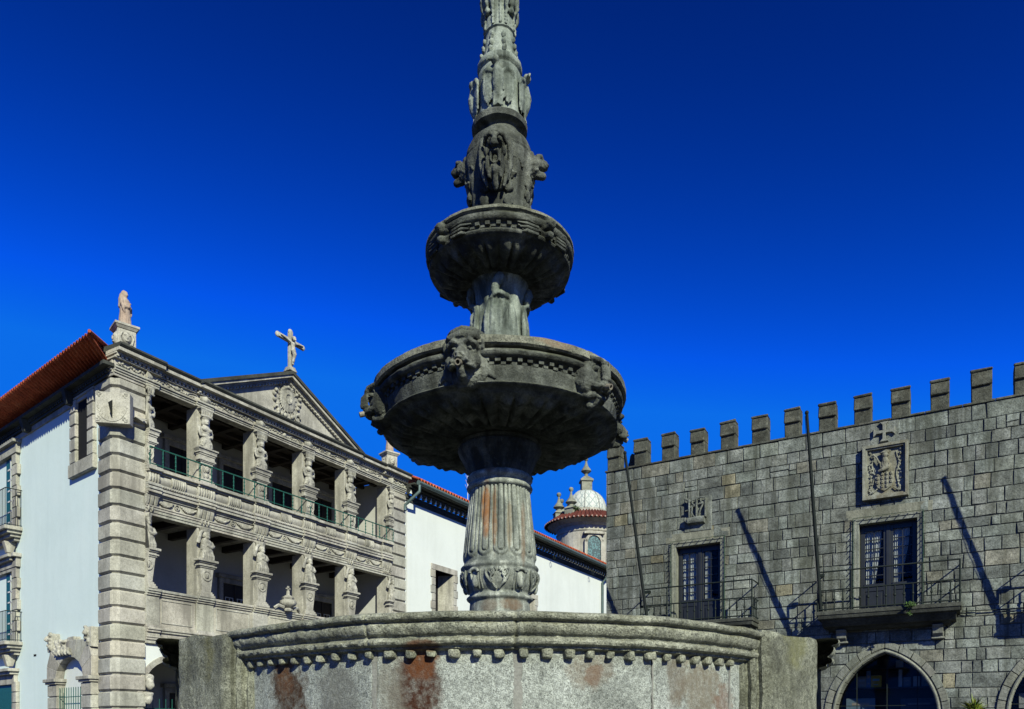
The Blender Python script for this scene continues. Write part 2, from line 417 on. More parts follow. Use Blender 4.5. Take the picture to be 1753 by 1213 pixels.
# side and back lobes
for nm, cx, cy, a0, a1 in (('side', -.75, 0, -117, -63), ('side', .75, 0, 63, 117)):
    b = MB(); off = .27
    arc_profile_sweep(b, [(r-off, z) for r, z in RIM], cx*1.0, cy, R(a0), R(a1), 130, .011)
    obj('rim', b, M_rim, fo, 45)
    b = MB(); arc_profile_sweep(b, [(r-off, z) for r, z in WALL], cx, cy, R(a0+6 if a0 < 0 else a0+6), R(a1-6), 110, .004); obj('basin_wall', b, M_panel, fo, 60)
b = MB(); arc_profile_sweep(b, RIM, 0, 0, R(122), R(238), 160, .011); obj('rim', b, M_rim, fo, 45)
b = MB(); arc_profile_sweep(b, WALL, 0, 0, R(122), R(238), 130, .004); obj('basin_wall', b, M_panel, fo, 60)
# piers between the lobes, the inner side moulded with upright rolls
for sx in (-1, 1):
    for sy in (-1, 1):
        b = MB()
        base = [(1.60,-1.25),(1.69,-1.395),(1.735,-1.415),(1.75,-1.44),(1.785,-1.44),(1.80,-1.412),(1.815,-1.412),(1.83,-1.442),(1.865,-1.442),(1.88,-1.41),(1.895,-1.41),(1.91,-1.44),(1.96,-1.44),(2.0,-1.41),
                (2.05,-1.365),(2.2,-1.225),(2.35,-1.085),(2.5,-.95),(2.52,-.90),(2.40,-.6),(1.8,-.4),(1.55,-.9)]
        pts = []
        for i, (x, y) in enumerate(base):      # densify
            x2, y2 = base[(i+1)%len(base)]; k = max(1, int(math.hypot(x2-x, y2-y)/.05))
            pts += [(x+(x2-x)*q/k, y+(y2-y)*q/k) for q in range(k)]
        zs = [.88+.0645*q for q in range(22)]+[2.245, 2.262, 2.275]
        n = len(pts); vs = []; fs = []
        cxx = sum(p[0] for p in pts)/n; cyy = sum(p[1] for p in pts)/n
        for zi, z in enumerate(zs):
            ins = {len(zs)-1: .988, len(zs)-2: .996}.get(zi, 1)
            for x, y in pts:
                X = cxx+(x-cxx)*ins; Y = cyy+(y-cyy)*ins
                q = Vector((X*sx, Y*(-sy) , z)); k = .009*noise.noise(q*6)+.005*noise.noise(q*17)
                dz = (.03*noise.noise(q*3)+.012*noise.noise(q*11)) if z > 2.2 else 0
                vs.append(((X+k)*sx, (Y-k)*(-sy), z+dz))
        for j in range(len(zs)-1):
            for i in range(n):
                i2 = (i+1)%n; fs.append((j*n+i, j*n+i2, (j+1)*n+i2, (j+1)*n+i))
        fs.append(tuple((len(zs)-1)*n+i for i in range(n)))
        b.add(vs, fs); obj('pier', b, M_pier, fo, 50)
# steps and floor of the basin, water
b = MB()
for k, r in enumerate((4.1, 3.75, 3.4)):
    b.lathe([(0,.3*k),(r,.3*k),(r,.3*k+.29),(r-.02,.3*k+.3),(0,.3*k+.3)], 64)
obj('steps', b, M_pier, fo, 30)
b = MB(); b.lathe([(2.17,1.95),(0,1.95)], 48, cap=False)
t = NT('basin_water'); t.bump(t.noise(6, 3, .5), .2, .02)
obj('water_surface', b, t.fin((.02,.035,.03), .05, .5), fo)
# --- pedestal
NFL = 14
def shaft_r(z):
    P = [(2.0,.275),(2.648,.275),(2.72,.268),(2.727,.285),(2.743,.303),(2.76,.296),(2.775,.275),(2.79,.27),(2.81,.287),(2.86,.322),(2.92,.341),(2.96,.342),(2.995,.334),(3.0,.345),(3.018,.357),(3.035,.345),(3.042,.332),(3.07,.331),(3.4,.297),(3.717,.262)]
    for a, b2 in zip(P, P[1:]):
        if a[0] <= z <= b2[0]: return a[1]+(b2[1]-a[1])*(z-a[0])/(b2[0]-a[0])
    return P[-1][1]
def sst(a, b2, x):
    x = min(1, max(0, (x-a)/(b2-a))); return x*x*(3-2*x)
def flute(p, r, z):
    if z < 3.05 or z > 3.725: return .002*noise.noise(Vector((p*5, z*9, 0)))
    a = (p/(2*PI)*NFL+.39) % 1-.5
    x = abs(a)*2*PI*r/NFL
    W = PI*r/NFL
    zb = 3.088+W
    d = x if z > zb else math.hypot(x, (zb-z))
    e = W*.975
    k = .013*(1-sst(e-.007, e, d))-.008
    k -= .017*math.exp(-((d-W*.42)/.0042)**2)
    k += .008*(1-(d/(W*.40))**2) if d < W*.40 else 0
    k += .004*(1-((d-W*.7)/(W*.28))**2) if W*.44 < d < W*.96 else 0
    return k+.003*noise.noise(Vector((p*4, z*7, 1)))
b = MB()
zz = [2.0,2.3,2.55]+[2.648+.011*i for i in range(98)]+[3.72]
b.lathe([(shaft_r(z), z) for z in zz], 616, flute, cap=False)
ped = obj('pedestal', b, M_shaft, fo, 60)
def on_bulb(p, z, off=0): r = shaft_r(z)+off; return (r*math.sin(p), -r*math.cos(p), z)
b = MB()
def spiral(p0, z0, sgn, r0, turns, off=.012, rad=.011):
    pts = []
    for i in range(22):
        q = i/21; ang = -PI/2+sgn*turns*2*PI*q; rr = r0*(1-.8*q)
        pts.append(on_bulb(p0+sgn*rr*math.cos(ang)/.34*1.0, z0+rr*math.sin(ang), off))
    b.tube(pts, [rad*(1-.35*i/21) for i in range(22)], 6)
for k in range(5):
    c = k*2*PI/5+R(-2.5)
    for sg in (-1, 1):
        def sw(f): return c+sg*R(f)
        b.tube([on_bulb(sw(3+14*math.sin(q*PI*.62)), 2.81+.165*q, .012) for q in [i/12 for i in range(13)]], [.014-.006*abs(i-6)/6 for i in range(13)], 6)
        b.tube([on_bulb(sw(2+8*math.sin(q*PI*.8)), 2.805+.12*q, .014) for q in [i/10 for i in range(11)]], .009, 6)
        spiral(sw(9.5), 2.94, sg, .032, 1.1); spiral(sw(10), 2.872, -sg, .022, 1.0, .013, .008)
        for q in range(4): b.ell(on_bulb(sw(3+q*2.5), 2.965-.012*q, .008), (.010,.012,.02), (0, sg*.5, c))
    e = c+2*PI/10
    b.ell(on_bulb(e, 2.87, .008), (.035,.03,.06), (0,0,e))
    b.tube([on_bulb(e+R(7.5*math.cos(q)), 2.945+.03*math.sin(q), .015) for q in [i*PI/10 for i in range(11)]], .016, 7)
    for sg in (-1, 1):
        b.tube([on_bulb(e+sg*R(3+5*q), 2.81+.15*q, .008) for q in (0,.3,.6,1)], [.008,.014,.013,.006], 6)
        b.tube([on_bulb(e+sg*R(9.5), 2.81+.16*q, .006) for q in (0,.5,1)], .009, 5)
obj('leaf_relief', b, M_shaft, ped, 60)
b = MB()
b.lathe([(.262,3.715),(.275,3.722),(.294,3.732),(.3,3.748),(.292,3.765),(.272,3.775),(.27,3.79),(.287,3.805),(.298,3.822),(.294,3.842),(.282,3.852),(.275,3.862)], 96, lambda p,r,z: .003*noise.noise(Vector((p*6, z*20, 0))), cap=False)
obj('collar', b, M_shaft, ped, 60)
def neckd(p, r, z):
    return .004*noise.noise(Vector((p*4, z*6, 3)))+ (.006*math.cos(p*16) if 3.9 < z < 4.05 else 0)
b = MB(); b.lathe([(.275,3.86),(.285,3.88),(.30,3.93),(.335,4.0),(.365,4.05),(.378,4.085),(.372,4.1),(.355,4.105),(.375,4.115),(.38,4.135),(.36,4.16),(.3,4.2)], 128, neckd, maxlen=.02, cap=False)
obj('neck', b, M_bowl, ped, 50)
# --- bowls
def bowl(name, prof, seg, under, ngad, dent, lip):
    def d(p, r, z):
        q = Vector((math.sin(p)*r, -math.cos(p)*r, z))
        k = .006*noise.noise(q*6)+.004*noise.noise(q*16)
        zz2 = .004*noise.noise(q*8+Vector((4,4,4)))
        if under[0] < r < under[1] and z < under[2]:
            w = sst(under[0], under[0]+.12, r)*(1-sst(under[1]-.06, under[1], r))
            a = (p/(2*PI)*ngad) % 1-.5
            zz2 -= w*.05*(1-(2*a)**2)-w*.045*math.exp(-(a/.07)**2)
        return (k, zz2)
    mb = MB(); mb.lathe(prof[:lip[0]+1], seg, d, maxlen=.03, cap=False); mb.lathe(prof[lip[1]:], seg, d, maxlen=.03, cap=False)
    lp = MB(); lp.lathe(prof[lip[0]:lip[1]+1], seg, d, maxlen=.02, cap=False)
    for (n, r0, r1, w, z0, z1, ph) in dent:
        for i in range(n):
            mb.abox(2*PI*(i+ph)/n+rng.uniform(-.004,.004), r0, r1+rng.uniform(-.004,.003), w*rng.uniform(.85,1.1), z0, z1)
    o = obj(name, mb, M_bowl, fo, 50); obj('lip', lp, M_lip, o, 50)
    return o
bowl1 = bowl('lower_bowl', [(.2,4.40),(.8,4.42),(.98,4.5),(1.02,4.578),(1.05,4.586),(1.118,4.586),(1.136,4.572),(1.136,4.52),(1.118,4.508),(1.08,4.504),(1.085,4.496),(1.105,4.488),(1.113,4.47),(1.103,4.45),(1.075,4.44),(1.05,4.436),(1.035,4.43),(1.033,4.395),(1.05,4.388),(1.052,4.378),(1.028,4.275),(1.03,4.266),(1.055,4.262),(1.062,4.252),(1.05,4.242),(1.015,4.236),(.985,4.22),(.97,4.205),(.95,4.2),(.6,4.165),(.36,4.15)],
     384, (.42,.95,4.22), 22, [(78,1.02,1.072,.0195,4.408,4.437,0),(78,1.02,1.058,.0195,4.386,4.407,.5)], (3, 8))
bowl2 = bowl('upper_bowl', [(.15,5.75),(.45,5.78),(.58,5.84),(.62,5.884),(.64,5.892),(.662,5.892),(.672,5.882),(.672,5.862),(.655,5.852),(.648,5.845),(.664,5.832),(.667,5.81),(.655,5.79),(.635,5.782),(.62,5.778),(.612,5.77),(.61,5.735),(.618,5.73),(.63,5.722),(.637,5.708),(.63,5.692),(.605,5.682),(.59,5.676),(.575,5.665),(.5,5.645),(.4,5.62),(.3,5.59),(.24,5.57)],
     256, (.26,.58,5.672), 14, [(44,.6,.636,.019,5.75,5.779,0),(44,.6,.628,.019,5.732,5.749,.5)], (3, 8))
# --- shaft between the bowls with draped figures
def sh2(p, r, z):
    return .010*math.sin(p*9+3*math.sin(z*7))*sst(5.6,5.3,z)+.006*noise.noise(Vector((p*4,z*8,5)))
b = MB(); b.lathe([(.26,4.4),(.245,4.6),(.228,4.9),(.215,5.2),(.21,5.4),(.225,5.5),(.25,5.56),(.275,5.6),(.28,5.64)], 160, sh2, maxlen=.025, cap=False)
sh = obj('upper_shaft', b, M_spire, fo, 60)
b = MB()
for k, ph in enumerate((R(2), R(92), R(182), R(272))):
    def W(x, o, z): 
        rr = .2+o; q = ph+x/.21; return (rr*math.sin(q), -rr*math.cos(q), z)
    for x in (-.11,-.07,-.035,.0,.04,.075,.11):
        b.tube([W(x*.8, .02, 5.37), W(x*.95+.012*math.sin(x*60), .045, 5.2), W(x+.01, .05, 5.0), W(x*1.1, .05, 4.6)], [.022,.028,.03,.03], 7)
    b.tube([W(-.1,.03,5.34), W(-.05,.055,5.385), W(.0,.06,5.40), W(.06,.055,5.37), W(.11,.03,5.31)], [.014,.02,.024,.022,.012], 7)
    b.tube([W(.06,.06,5.3), W(.03,.07,5.15), W(-.03,.065,5.02)], [.014,.016,.01], 6)
    b.tube([W(-.05,.05,5.4), W(-.02,.06,5.5), W(.0,.05,5.56)], [.03,.045,.03], 8)
    b.ell(W(0,.06,5.52), (.04,.04,.05))
me = sculpt(b, 'draped_figures', .010, .005, 40)
link('draped_relief', me, M_spire, sh)
# --- vase above the upper bowl
def vased(p, r, z):
    k = .006*noise.noise(Vector((math.sin(p)*r*9, math.cos(p)*r*9, z*9)))
    for zc in (6.70, 6.73, 6.76): k -= .010*math.exp(-((z-zc)/.008)**2)
    if 6.25 < z < 6.62: k += .008*math.cos(p*12)
    return k
b = MB(); b.lathe([(.30,5.78),(.285,6.0),(.262,6.2),(.27,6.36),(.295,6.46),(.316,6.58),(.318,6.68),(.30,6.77),(.268,6.84),(.225,6.885),(.192,6.90),(.188,6.94),(.2,6.955),(.235,6.965),(.25,6.975),(.252,7.02),(.245,7.032),(.2,7.035)], 160, vased, maxlen=.02, cap=False)
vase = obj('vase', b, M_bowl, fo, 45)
b = MB()                               # leafy feet and scrolls on the vase
for k in range(8):
    p = k*PI/4+R(17)
    for z, w in ((6.1,.05),(6.2,.06),(6.32,.055),(6.42,.045)):
        b.ell((.282*math.sin(p), -.282*math.cos(p), z), (w*.8,.026,.055), (.2,.4*(-1)**k,p)); b.tube([(.285*math.sin(p-.16),-.285*math.cos(p-.16),z-.03),(.30*math.sin(p),-.30*math.cos(p),z+.02),(.285*math.sin(p+.16),-.285*math.cos(p+.16),z-.03)], .012, 5)
    q = p+R(10)
    b.tube([(.31*math.sin(q+.25*math.cos(t2)), -.31*math.cos(q+.25*math.cos(t2)), 6.5+.07*math.sin(t2)) for t2 in [i*.55 for i in range(10)]], .016, 6)
me = sculpt(b, 'vase_leaves', .014, .006, 30); link('leaf_relief', me, M_bowl, vase)
# --- drum with the eagles
def drumd(p, r, z):
    return .004*noise.noise(Vector((p*4, z*9, 8)))
b = MB(); b.lathe([(.2,7.03),(.2,7.46),(.185,7.49),(.178,7.5),(.182,7.512),(.197,7.52),(.203,7.535),(.203,7.565),(.194,7.578),(.165,7.58)], 128, drumd, maxlen=.03, cap=False)
drum = obj('eagle_drum', b, M_spire, fo, 45)
b = MB()
for k in range(4):
    ph = R(-3+90*k)
    def E(x, o, z): q = ph+x/.2; rr = .2+o; return (rr*math.sin(q), -rr*math.cos(q), z)
    b.tube([E(0,.015,7.13),E(0,.03,7.2),E(0,.036,7.28),E(.0,.03,7.36),E(-.01,.03,7.41),E(-.02,.04,7.445)], [.03,.045,.055,.042,.026,.028], 9)
    b.ell(E(-.02,.05,7.445), (.038,.044,.036)); b.tube([E(-.045,.07,7.44),E(-.065,.09,7.43),E(-.07,.092,7.405)], [.02,.014,.006], 6)
    for sg in (-1, 1):
        b.tube([E(sg*.03,.03,7.35),E(sg*.075,.035,7.385),E(sg*.112,.035,7.37),E(sg*.125,.03,7.32)], [.02,.024,.022,.014], 7)
        for m in range(5):
            b.tube([E(sg*(.06+.016*m),.028,7.37),E(sg*(.055+.017*m),.03,7.22),E(sg*(.05+.016*m),.02,7.08+.02*abs(m-2))], [.009,.011,.006], 5)
        b.tube([E(sg*.028,.03,7.17),E(sg*.03,.03,7.1),E(sg*.032,.036,7.05)], [.02,.011,.012], 6)
    b.tube([E(0,.02,7.13),E(0,.025,7.06)], [.018,.026], 6)
me = sculpt(b, 'eagles', .0085, .003, 60); link('eagle_relief', me, M_spire, drum)
# --- spire
def coned(p, r, z):
    return .006*math.cos(p*8)*sst(7.85,7.6,z)+.004*noise.noise(Vector((p*5,z*9,2)))
b = MB(); b.lathe([(.165,7.575),(.158,7.62),(.14,7.72),(.128,7.82),(.128,7.845),(.142,7.855),(.136,7.87),(.134,8.15),(.138,8.3),(.16,8.33),(.16,8.38),(.11,8.42),(.1,8.7),(.05,8.8),(0,8.82)], 96, coned, maxlen=.03)
sp = obj('spire', b, M_spire, fo, 45)
b = MB()
for k in range(8):
    p = k*PI/4+R(4)
    if k % 2 == 0:
        for i in range(6):
            z = 7.885+.036*i; r = .132
            b.ell((r*math.sin(p), -r*math.cos(p), z), (.019,.022,.022), (.5,0,p))
    for z0, r0 in ((7.63,.165),(7.7,.15),(7.77,.138)):
        b.ell((r0*math.sin(p+.2), -r0*math.cos(p+.2), z0), (.024,.02,.034), (.3,.5,p))
for k in range(4):
    p = R(45+90*k)
    u = (math.sin(p), -math.cos(p))
    for r0, z, s0 in ((.15,8.12,.05),(.165,8.17,.042),(.155,8.06,.036),(.15,7.995,.03),(.15,8.22,.055)):
        b.ell((u[0]*r0, u[1]*r0, z), (s0,s0*.9,s0*1.05), (0,0,p))
    b.tube([(u[0]*(.145+.045*math.sin(q)), u[1]*(.145+.045*math.sin(q)), 8.12-.055*math.cos(q)) for q in [i*.6 for i in range(9)]], .018, 6)
    for sg in (-1, 1):
        p3 = p+sg*R(17)
        b.tube([(.15*math.sin(p3),-.15*math.cos(p3),8.18),(.175*math.sin(p3),-.175*math.cos(p3),8.1),(.165*math.sin(p3+sg*.1),-.165*math.cos(p3+sg*.1),8.03),(.14*math.sin(p3),-.14*math.cos(p3),7.97)], [.03,.028,.02,.01], 6)
        for i in range(5):
            z = 7.875+.032*i; b.ell((.14*math.sin(p3+sg*.06), -.14*math.cos(p3+sg*.06), z), (.017,.018,.013), (.6,0,p3))
    p2 = R(90*k); b.tube([(.15*math.sin(p2-.5),-.15*math.cos(p2-.5),8.125),(.16*math.sin(p2),-.16*math.cos(p2),8.115),(.15*math.sin(p2+.5),-.15*math.cos(p2+.5),8.125)], .02, 6)
b.lathe([(.10,8.1),(.15,8.105),(.155,8.125),(.15,8.145),(.10,8.15)], 32); b.lathe([(.1,8.2),(.155,8.21),(.165,8.235),(.155,8.26),(.1,8.27)], 32)
me = sculpt(b, 'spire_leaves', .009, .006, 40); link('leaf_relief', me, M_spire, sp)

# --- heads: local frame faces -Y, z up
def beast(hat=True):
    b = MB(); E = b.ell; T = b.tube
    E((0,.05,.0), (.175,.17,.19)); E((0,-.02,.06), (.135,.135,.11)); E((0,.04,-.1), (.16,.12,.13))
    T([(0,-.02,-.01),(0,-.13,-.045),(0,-.19,-.07)], [.105,.082,.062], 12)          # muzzle
    for s in (-1, 1): E((s*.13,.06,-.05), (.075,.10,.13)); E((s*.12,.05,.08), (.08,.1,.1))
    E((0,-.2,-.04), (.05,.03,.028))                                                    # nose
    T([(0,-.09,.07),(0,-.15,.02),(0,-.19,-.02)], [.04,.036,.03], 8)
    for s in (-1, 1):
        T([(s*.02,-.13,.075),(s*.065,-.135,.105),(s*.115,-.10,.085),(s*.135,-.04,.05)], [.02,.028,.026,.018], 7)   # brow
        E((s*.064,-.135,.05), (.022,.04,.016)); E((s*.10,-.07,-.04), (.055,.06,.06))
        T([(s*.055,-.2,-.085),(s*.085,-.15,-.105),(s*.10,-.08,-.10)], [.024,.026,.02], 7)                              # lips
        E((s*.15,.0,.10), (.035,.03,.05), (0,s*.5,0))
        for k in range(7):                                                             # mane strands
            a0 = .12-.035*k
            T([(s*.12,.0,a0+.02),(s*(.17+.012*k),.05,a0-.05),(s*(.19+.008*k),.10,max(-.15,a0-.12)),(s*(.20+.004*k),.12,max(-.165,a0-.17))], [.018,.019,.017,.008], 6)
    T([(0,-.16,-.12),(0,-.11,-.15),(0,-.02,-.16)], [.03,.045,.05], 8)
    T([(.02,.08,-.13),(0,.08,-.17)], [.12,.09], 8)
    if hat:
        T([(-.19,.12,.1),(-.175,.0,.13),(-.11,-.09,.155),(0,-.125,.165),(.11,-.09,.155),(.175,0,.13),(.19,.12,.1)], .03, 8)
        T([(-.18,.12,.15),(-.15,.0,.185),(-.09,-.07,.205),(0,-.10,.215),(.09,-.07,.205),(.15,0,.185),(.18,.12,.15)], .032, 8)
        E((0,.08,.17), (.16,.15,.07))
        for s in (-1, 1): T([(s*.165,-.02+.05*math.cos(q),.1+.05*math.sin(q)) for q in [i*.6 for i in range(10)]], .017, 6)
    return b
def owl():
    b = MB(); E = b.ell; T = b.tube
    for s in (-1, 1): E((s*.10,.0,-.02), (.085,.10,.15)); E((s*.1,.03,.12), (.09,.09,.1)); E((s*.14,.02,.0), (.06,.08,.12)); E((s*.12,-.01,-.08), (.07,.08,.08)); E((s*.07,.02,-.14), (.08,.07,.06))
    E((0,.06,.0), (.185,.16,.21)); E((0,-.01,.03), (.145,.115,.16)); E((0,.03,-.1), (.13,.13,.13))
    for s in (-1, 1):
        for r0 in (.058, .036):
            T([(s*.068+r0*math.cos(q), -.09-.02*(r0<.05)+abs(s*.068+r0*math.cos(q))*.25, .055+r0*math.sin(q)) for q in [i*PI/8 for i in range(17)]], .012, 6)
        E((s*.066,-.115,.055), (.02,.045,.02))
        T([(s*.01,-.15,.09),(s*.05,-.125,.125),(s*.11,-.07,.14),(s*.16,.0,.19)], [.02,.022,.02,.012], 7)
        T([(s*.14,-.02,.06),(s*.15,-.02,-.03),(s*.11,-.08,-.09),(s*.05,-.13,-.11)], [.026,.03,.03,.026], 7)
        T([(s*.17,.03,.03),(s*.18,.03,-.06),(s*.14,-.02,-.14)], [.024,.028,.02], 7)
        T([(s*.05,-.08,-.16),(s*.10,-.02,-.17),(s*.15,.05,-.15)], [.028,.03,.02], 7)
        T([(s*.03,-.06,.17),(s*.08,-.01,.2),(s*.12,.06,.21)], [.025,.03,.02], 7)
    T([(0,-.12,.1),(0,-.165,.03),(0,-.17,-.03)], [.03,.036,.03], 8); E((0,-.165,-.04), (.045,.035,.025))
    T([(0,-.1,-.08),(0,-.16,-.1)], [.06,.045], 9)
    T([(0,-.05,-.13),(0,.0,-.18),(-.02,.03,-.23)], [.065,.06,.04], 8); E((-.05,.0,-.24), (.035,.035,.03))
    return b
def grot():
    """long bearded face with an open mouth"""
    b = MB(); E = b.ell; T = b.tube
    E((0,.08,.05), (.12,.12,.2)); E((0,.02,.14), (.095,.09,.085)); E((0,.05,-.1), (.1,.09,.14))
    for s in (-1, 1):
        T([(s*.008,-.095,.105),(s*.035,-.105,.125),(s*.07,-.085,.115),(s*.092,-.04,.075)], [.016,.02,.019,.014], 7)
        E((s*.05,-.06,.055), (.022,.016,.012)); E((s*.062,-.06,.005), (.03,.035,.04))
        T([(s*.018,-.10,.0),(s*.055,-.085,-.05),(s*.062,-.07,-.12),(s*.04,-.06,-.2)], [.014,.018,.02,.018], 7)
        T([(s*.105,.0,.16),(s*.12,.0,.05),(s*.115,.01,-.06),(s*.09,.02,-.17)], [.022,.024,.024,.016], 7)
        T([(s*.085,-.03,-.05),(s*.09,-.02,-.14),(s*.065,-.01,-.24)], [.02,.022,.012], 7)
    T([(0,-.10,.12),(0,-.125,.06),(0,-.14,.03)], [.02,.022,.028], 8); E((0,-.13,.022), (.036,.028,.02))
    T([(.034*math.cos(q),-.095,-.055+.042*math.sin(q)) for q in [i*PI/7 for i in range(15)]], .0125, 6)
    E((0,-.06,-.145), (.045,.045,.045)); T([(0,-.05,-.16),(0,-.04,-.22),(0,-.02,-.27)], [.04,.034,.012], 8)
    return b
def beastie():
    """blunt open-jawed head jutting sideways"""
    b = MB(); E = b.ell; T = b.tube
    T([(0,.1,-.02),(0,.0,.02),(0,-.07,.035)], [.12,.11,.085], 10)
    T([(0,-.04,.05),(0,-.11,.03),(0,-.14,.01)], [.06,.055,.035], 9); T([(0,-.03,-.06),(0,-.1,-.075),(0,-.125,-.07)], [.045,.04,.025], 8)
    for s in (-1, 1):
        T([(s*.02,-.09,.085),(s*.06,-.07,.095),(s*.085,-.02,.08)], [.018,.022,.015], 6); E((s*.045,-.085,.055), (.02,.02,.018)); E((s*.085,.04,.08), (.03,.04,.045))
        for k in range(4): T([(s*.09,.03,.05-.05*k),(s*.12,.08,.0-.05*k),(s*.11,.12,-.07-.04*k)], [.02,.024,.01], 6)
    T([(0,.06,-.08),(0,.10,-.13)], [.09,.06], 8)
    return b
me_beast = sculpt(beast(), 'beast_head', .0075, .004, 50, [((s_*.062,-.13,.055), (.034,.09,.022), .05) for s_ in (-1,1)]+[((s_*.05,-.18,-.1), (.05,.08,.010), .03) for s_ in (-1,1)]+[((s_*.022,-.22,-.045), (.012,.05,.012), .025) for s_ in (-1,1)]+[((s_*.10,-.1,.0), (.02,.09,.05), .025) for s_ in (-1,1)])
me_owl = sculpt(owl(), 'owl_mask', .0075, .004, 50, [((s_*.068,-.12,.055), (.05,.1,.05), .035) for s_ in (-1,1)]+[((0,-.15,-.13), (.09,.09,.014), .04)]+[((s_*.03,-.15,-.02), (.016,.1,.05), .03) for s_ in (-1,1)])
me_grot = sculpt(grot(), 'bearded_face', .0065, .003, 50, [((s_*.045,-.08,.065), (.026,.07,.022), .06) for s_ in (-1,1)]+[((0,-.11,-.055), (.022,.07,.032), .075)]+[((s_*.05,-.09,-.02), (.01,.06,.06), .03) for s_ in (-1,1)]+[((s_*.025,-.06,-.2), (.008,.07,.06), .03) for s_ in (-1,1)])
me_bst = sculpt(beastie(), 'monster_head', .009, .004, 50, [((0,-.1,-.03), (.08,.07,.014), .06)]+[((s_*.05,-.09,.058), (.02,.06,.016), .035) for s_ in (-1,1)])
pb = MB(); pb.lathe([(.017,0),(.025,0),(.025,.075),(.017,.075),(.017,0)], 20, cap=False)
me_pipe = pb.mesh('spout_pipe', Matrix.Rotation(R(90+18), 4, 'X'), 40); me_pipe.materials.append(M_pipe)
def put_head(name, me, deg, r, z, par, scale=1, pipe=None, twist=0):
    o = link(name, me, M_bowl, par); p = R(deg)
    o.location = (r*math.sin(p), -r*math.cos(p), z); o.rotation_euler = (0, 0, p+R(twist)); o.scale = (scale,)*3
    if pipe:
        q = link('spout_pipe', me_pipe, M_pipe, o); q.location = pipe
    return o
for i, deg in enumerate((-75,-13.5,46,106,166,226)):
    if i % 2 == 1: put_head('lion_head', me_beast, deg, 1.055, 4.425, bowl1, .93, (0,-.15,-.085))
    else: put_head('owl_mask', me_owl, deg, 1.065, 4.405, bowl1, .92, (0,-.13,-.095))
for i, deg in enumerate((-47, 40, 133, 220)):
    put_head('monster_head', me_bst, deg, .60, 5.79, bowl2, .82)
    for sg in (-1, 1):
        b = MB()
        for k in range(5):
            a0 = R(deg)+sg*R(9); rr = .64
            b.tube([(rr*math.sin(a0+sg*.0), -rr*math.cos(a0), 5.83-.03*k), ((rr+.02)*math.sin(a0+sg*R(10)), -(rr+.02)*math.cos(a0+sg*R(10)), 5.825-.03*k), ((rr+.004)*math.sin(a0+sg*R(21-2*k)), -(rr+.004)*math.cos(a0+sg*R(21-2*k)), 5.84-.035*k)], [.016,.014,.006], 6)
        obj('wing_ridges', b, M_bowl, bowl2, 60, wobble=.006, wsc=20)
for i, deg in enumerate((-5, 80, 172, 267)):
    if i % 2 == 0: put_head('bearded_face', me_grot, deg, .325, 6.52, vase, 1.08)
    else: put_head('monster_head', me_bst, deg, .315, 6.62, vase, .86, None, 12 if i == 1 else -10)

# ------------------------------------------------------------------ loggia building
LROT = R(90-30.8)
MC = (-12.9, 24.65, 0)
lo = thing('loggia_building', 'beige granite loggia with carved figure columns, pediment and white side wall', 'building', MC, LROT)
LM = Matrix.Rotation(R(-7.8), 4, 'Z')          # the side wall is not square to the front
CX = [3.33, 5.84, 8.36, 10.88]; CE = [1.12, 13.32]
# white and back walls
b = MB()
b.box(0,.3,.9,12.5,0,13.5)
obj('side_wall', b, M_skywhite, lo, None, 0, LM)
b = MB()
ar = [2.1+2.51*i for i in range(5)]             # ground floor arches
def arch_pts(c, r, zs, n=16): return [(c+r*math.cos(PI-PI*i/n), zs+r*math.sin(PI*i/n)) for i in range(n+1)]
xs = .95
for c in ar:
    r = 1.12; b.box(xs, c-r, .0, .5, 0, 4.42)
    P = arch_pts(c, r, 2.75)
    for (xa, za), (xb, zb) in zip(P, P[1:]): b.prism([(xa,za),(xb,zb),(xb,4.42),(xa,4.42)], 0, .5)
    xs = c+r
b.box(xs, 13.72, 0, .5, 0, 4.42)
obj('arcade_wall', b, M_white, lo)
b = MB()
for c in ar:
    P = arch_pts(c, 1.12, 2.75); Q = arch_pts(c, 1.32, 2.75)
    for i in range(16):
        b.tone = cblock(.05); b.prism([P[i],P[i+1],Q[i+1],Q[i]], -.04, .3)
    b.tone = (1,1,1)
    for s in (-1,1): b.box(c+s*1.22-.10, c+s*1.22+.10, -.035, .3, 0, 2.6); b.box(c+s*1.22-.16, c+s*1.22+.16, -.08, .3, 2.6, 2.75)
obj('arch_stones', b, M_log, lo, None, .008)
b = MB()
for s in (0,):
    b.ell((1.13,-.17,3.02), (.14,.16,.2)); b.ell((1.16,-.27,2.98), (.07,.08,.1)); b.tube([(1.14,-.2,3.2),(1.14,-.05,3.24)], .15, 8); b.ell((1.12,-.1,2.55), (.14,.16,.22)); b.tube([(1.12,-.12,2.75),(1.12,-.1,2.66)], .17, 8)
link('console_head', sculpt(b, 'console_head', .03, .01, 12), M_carve, lo)
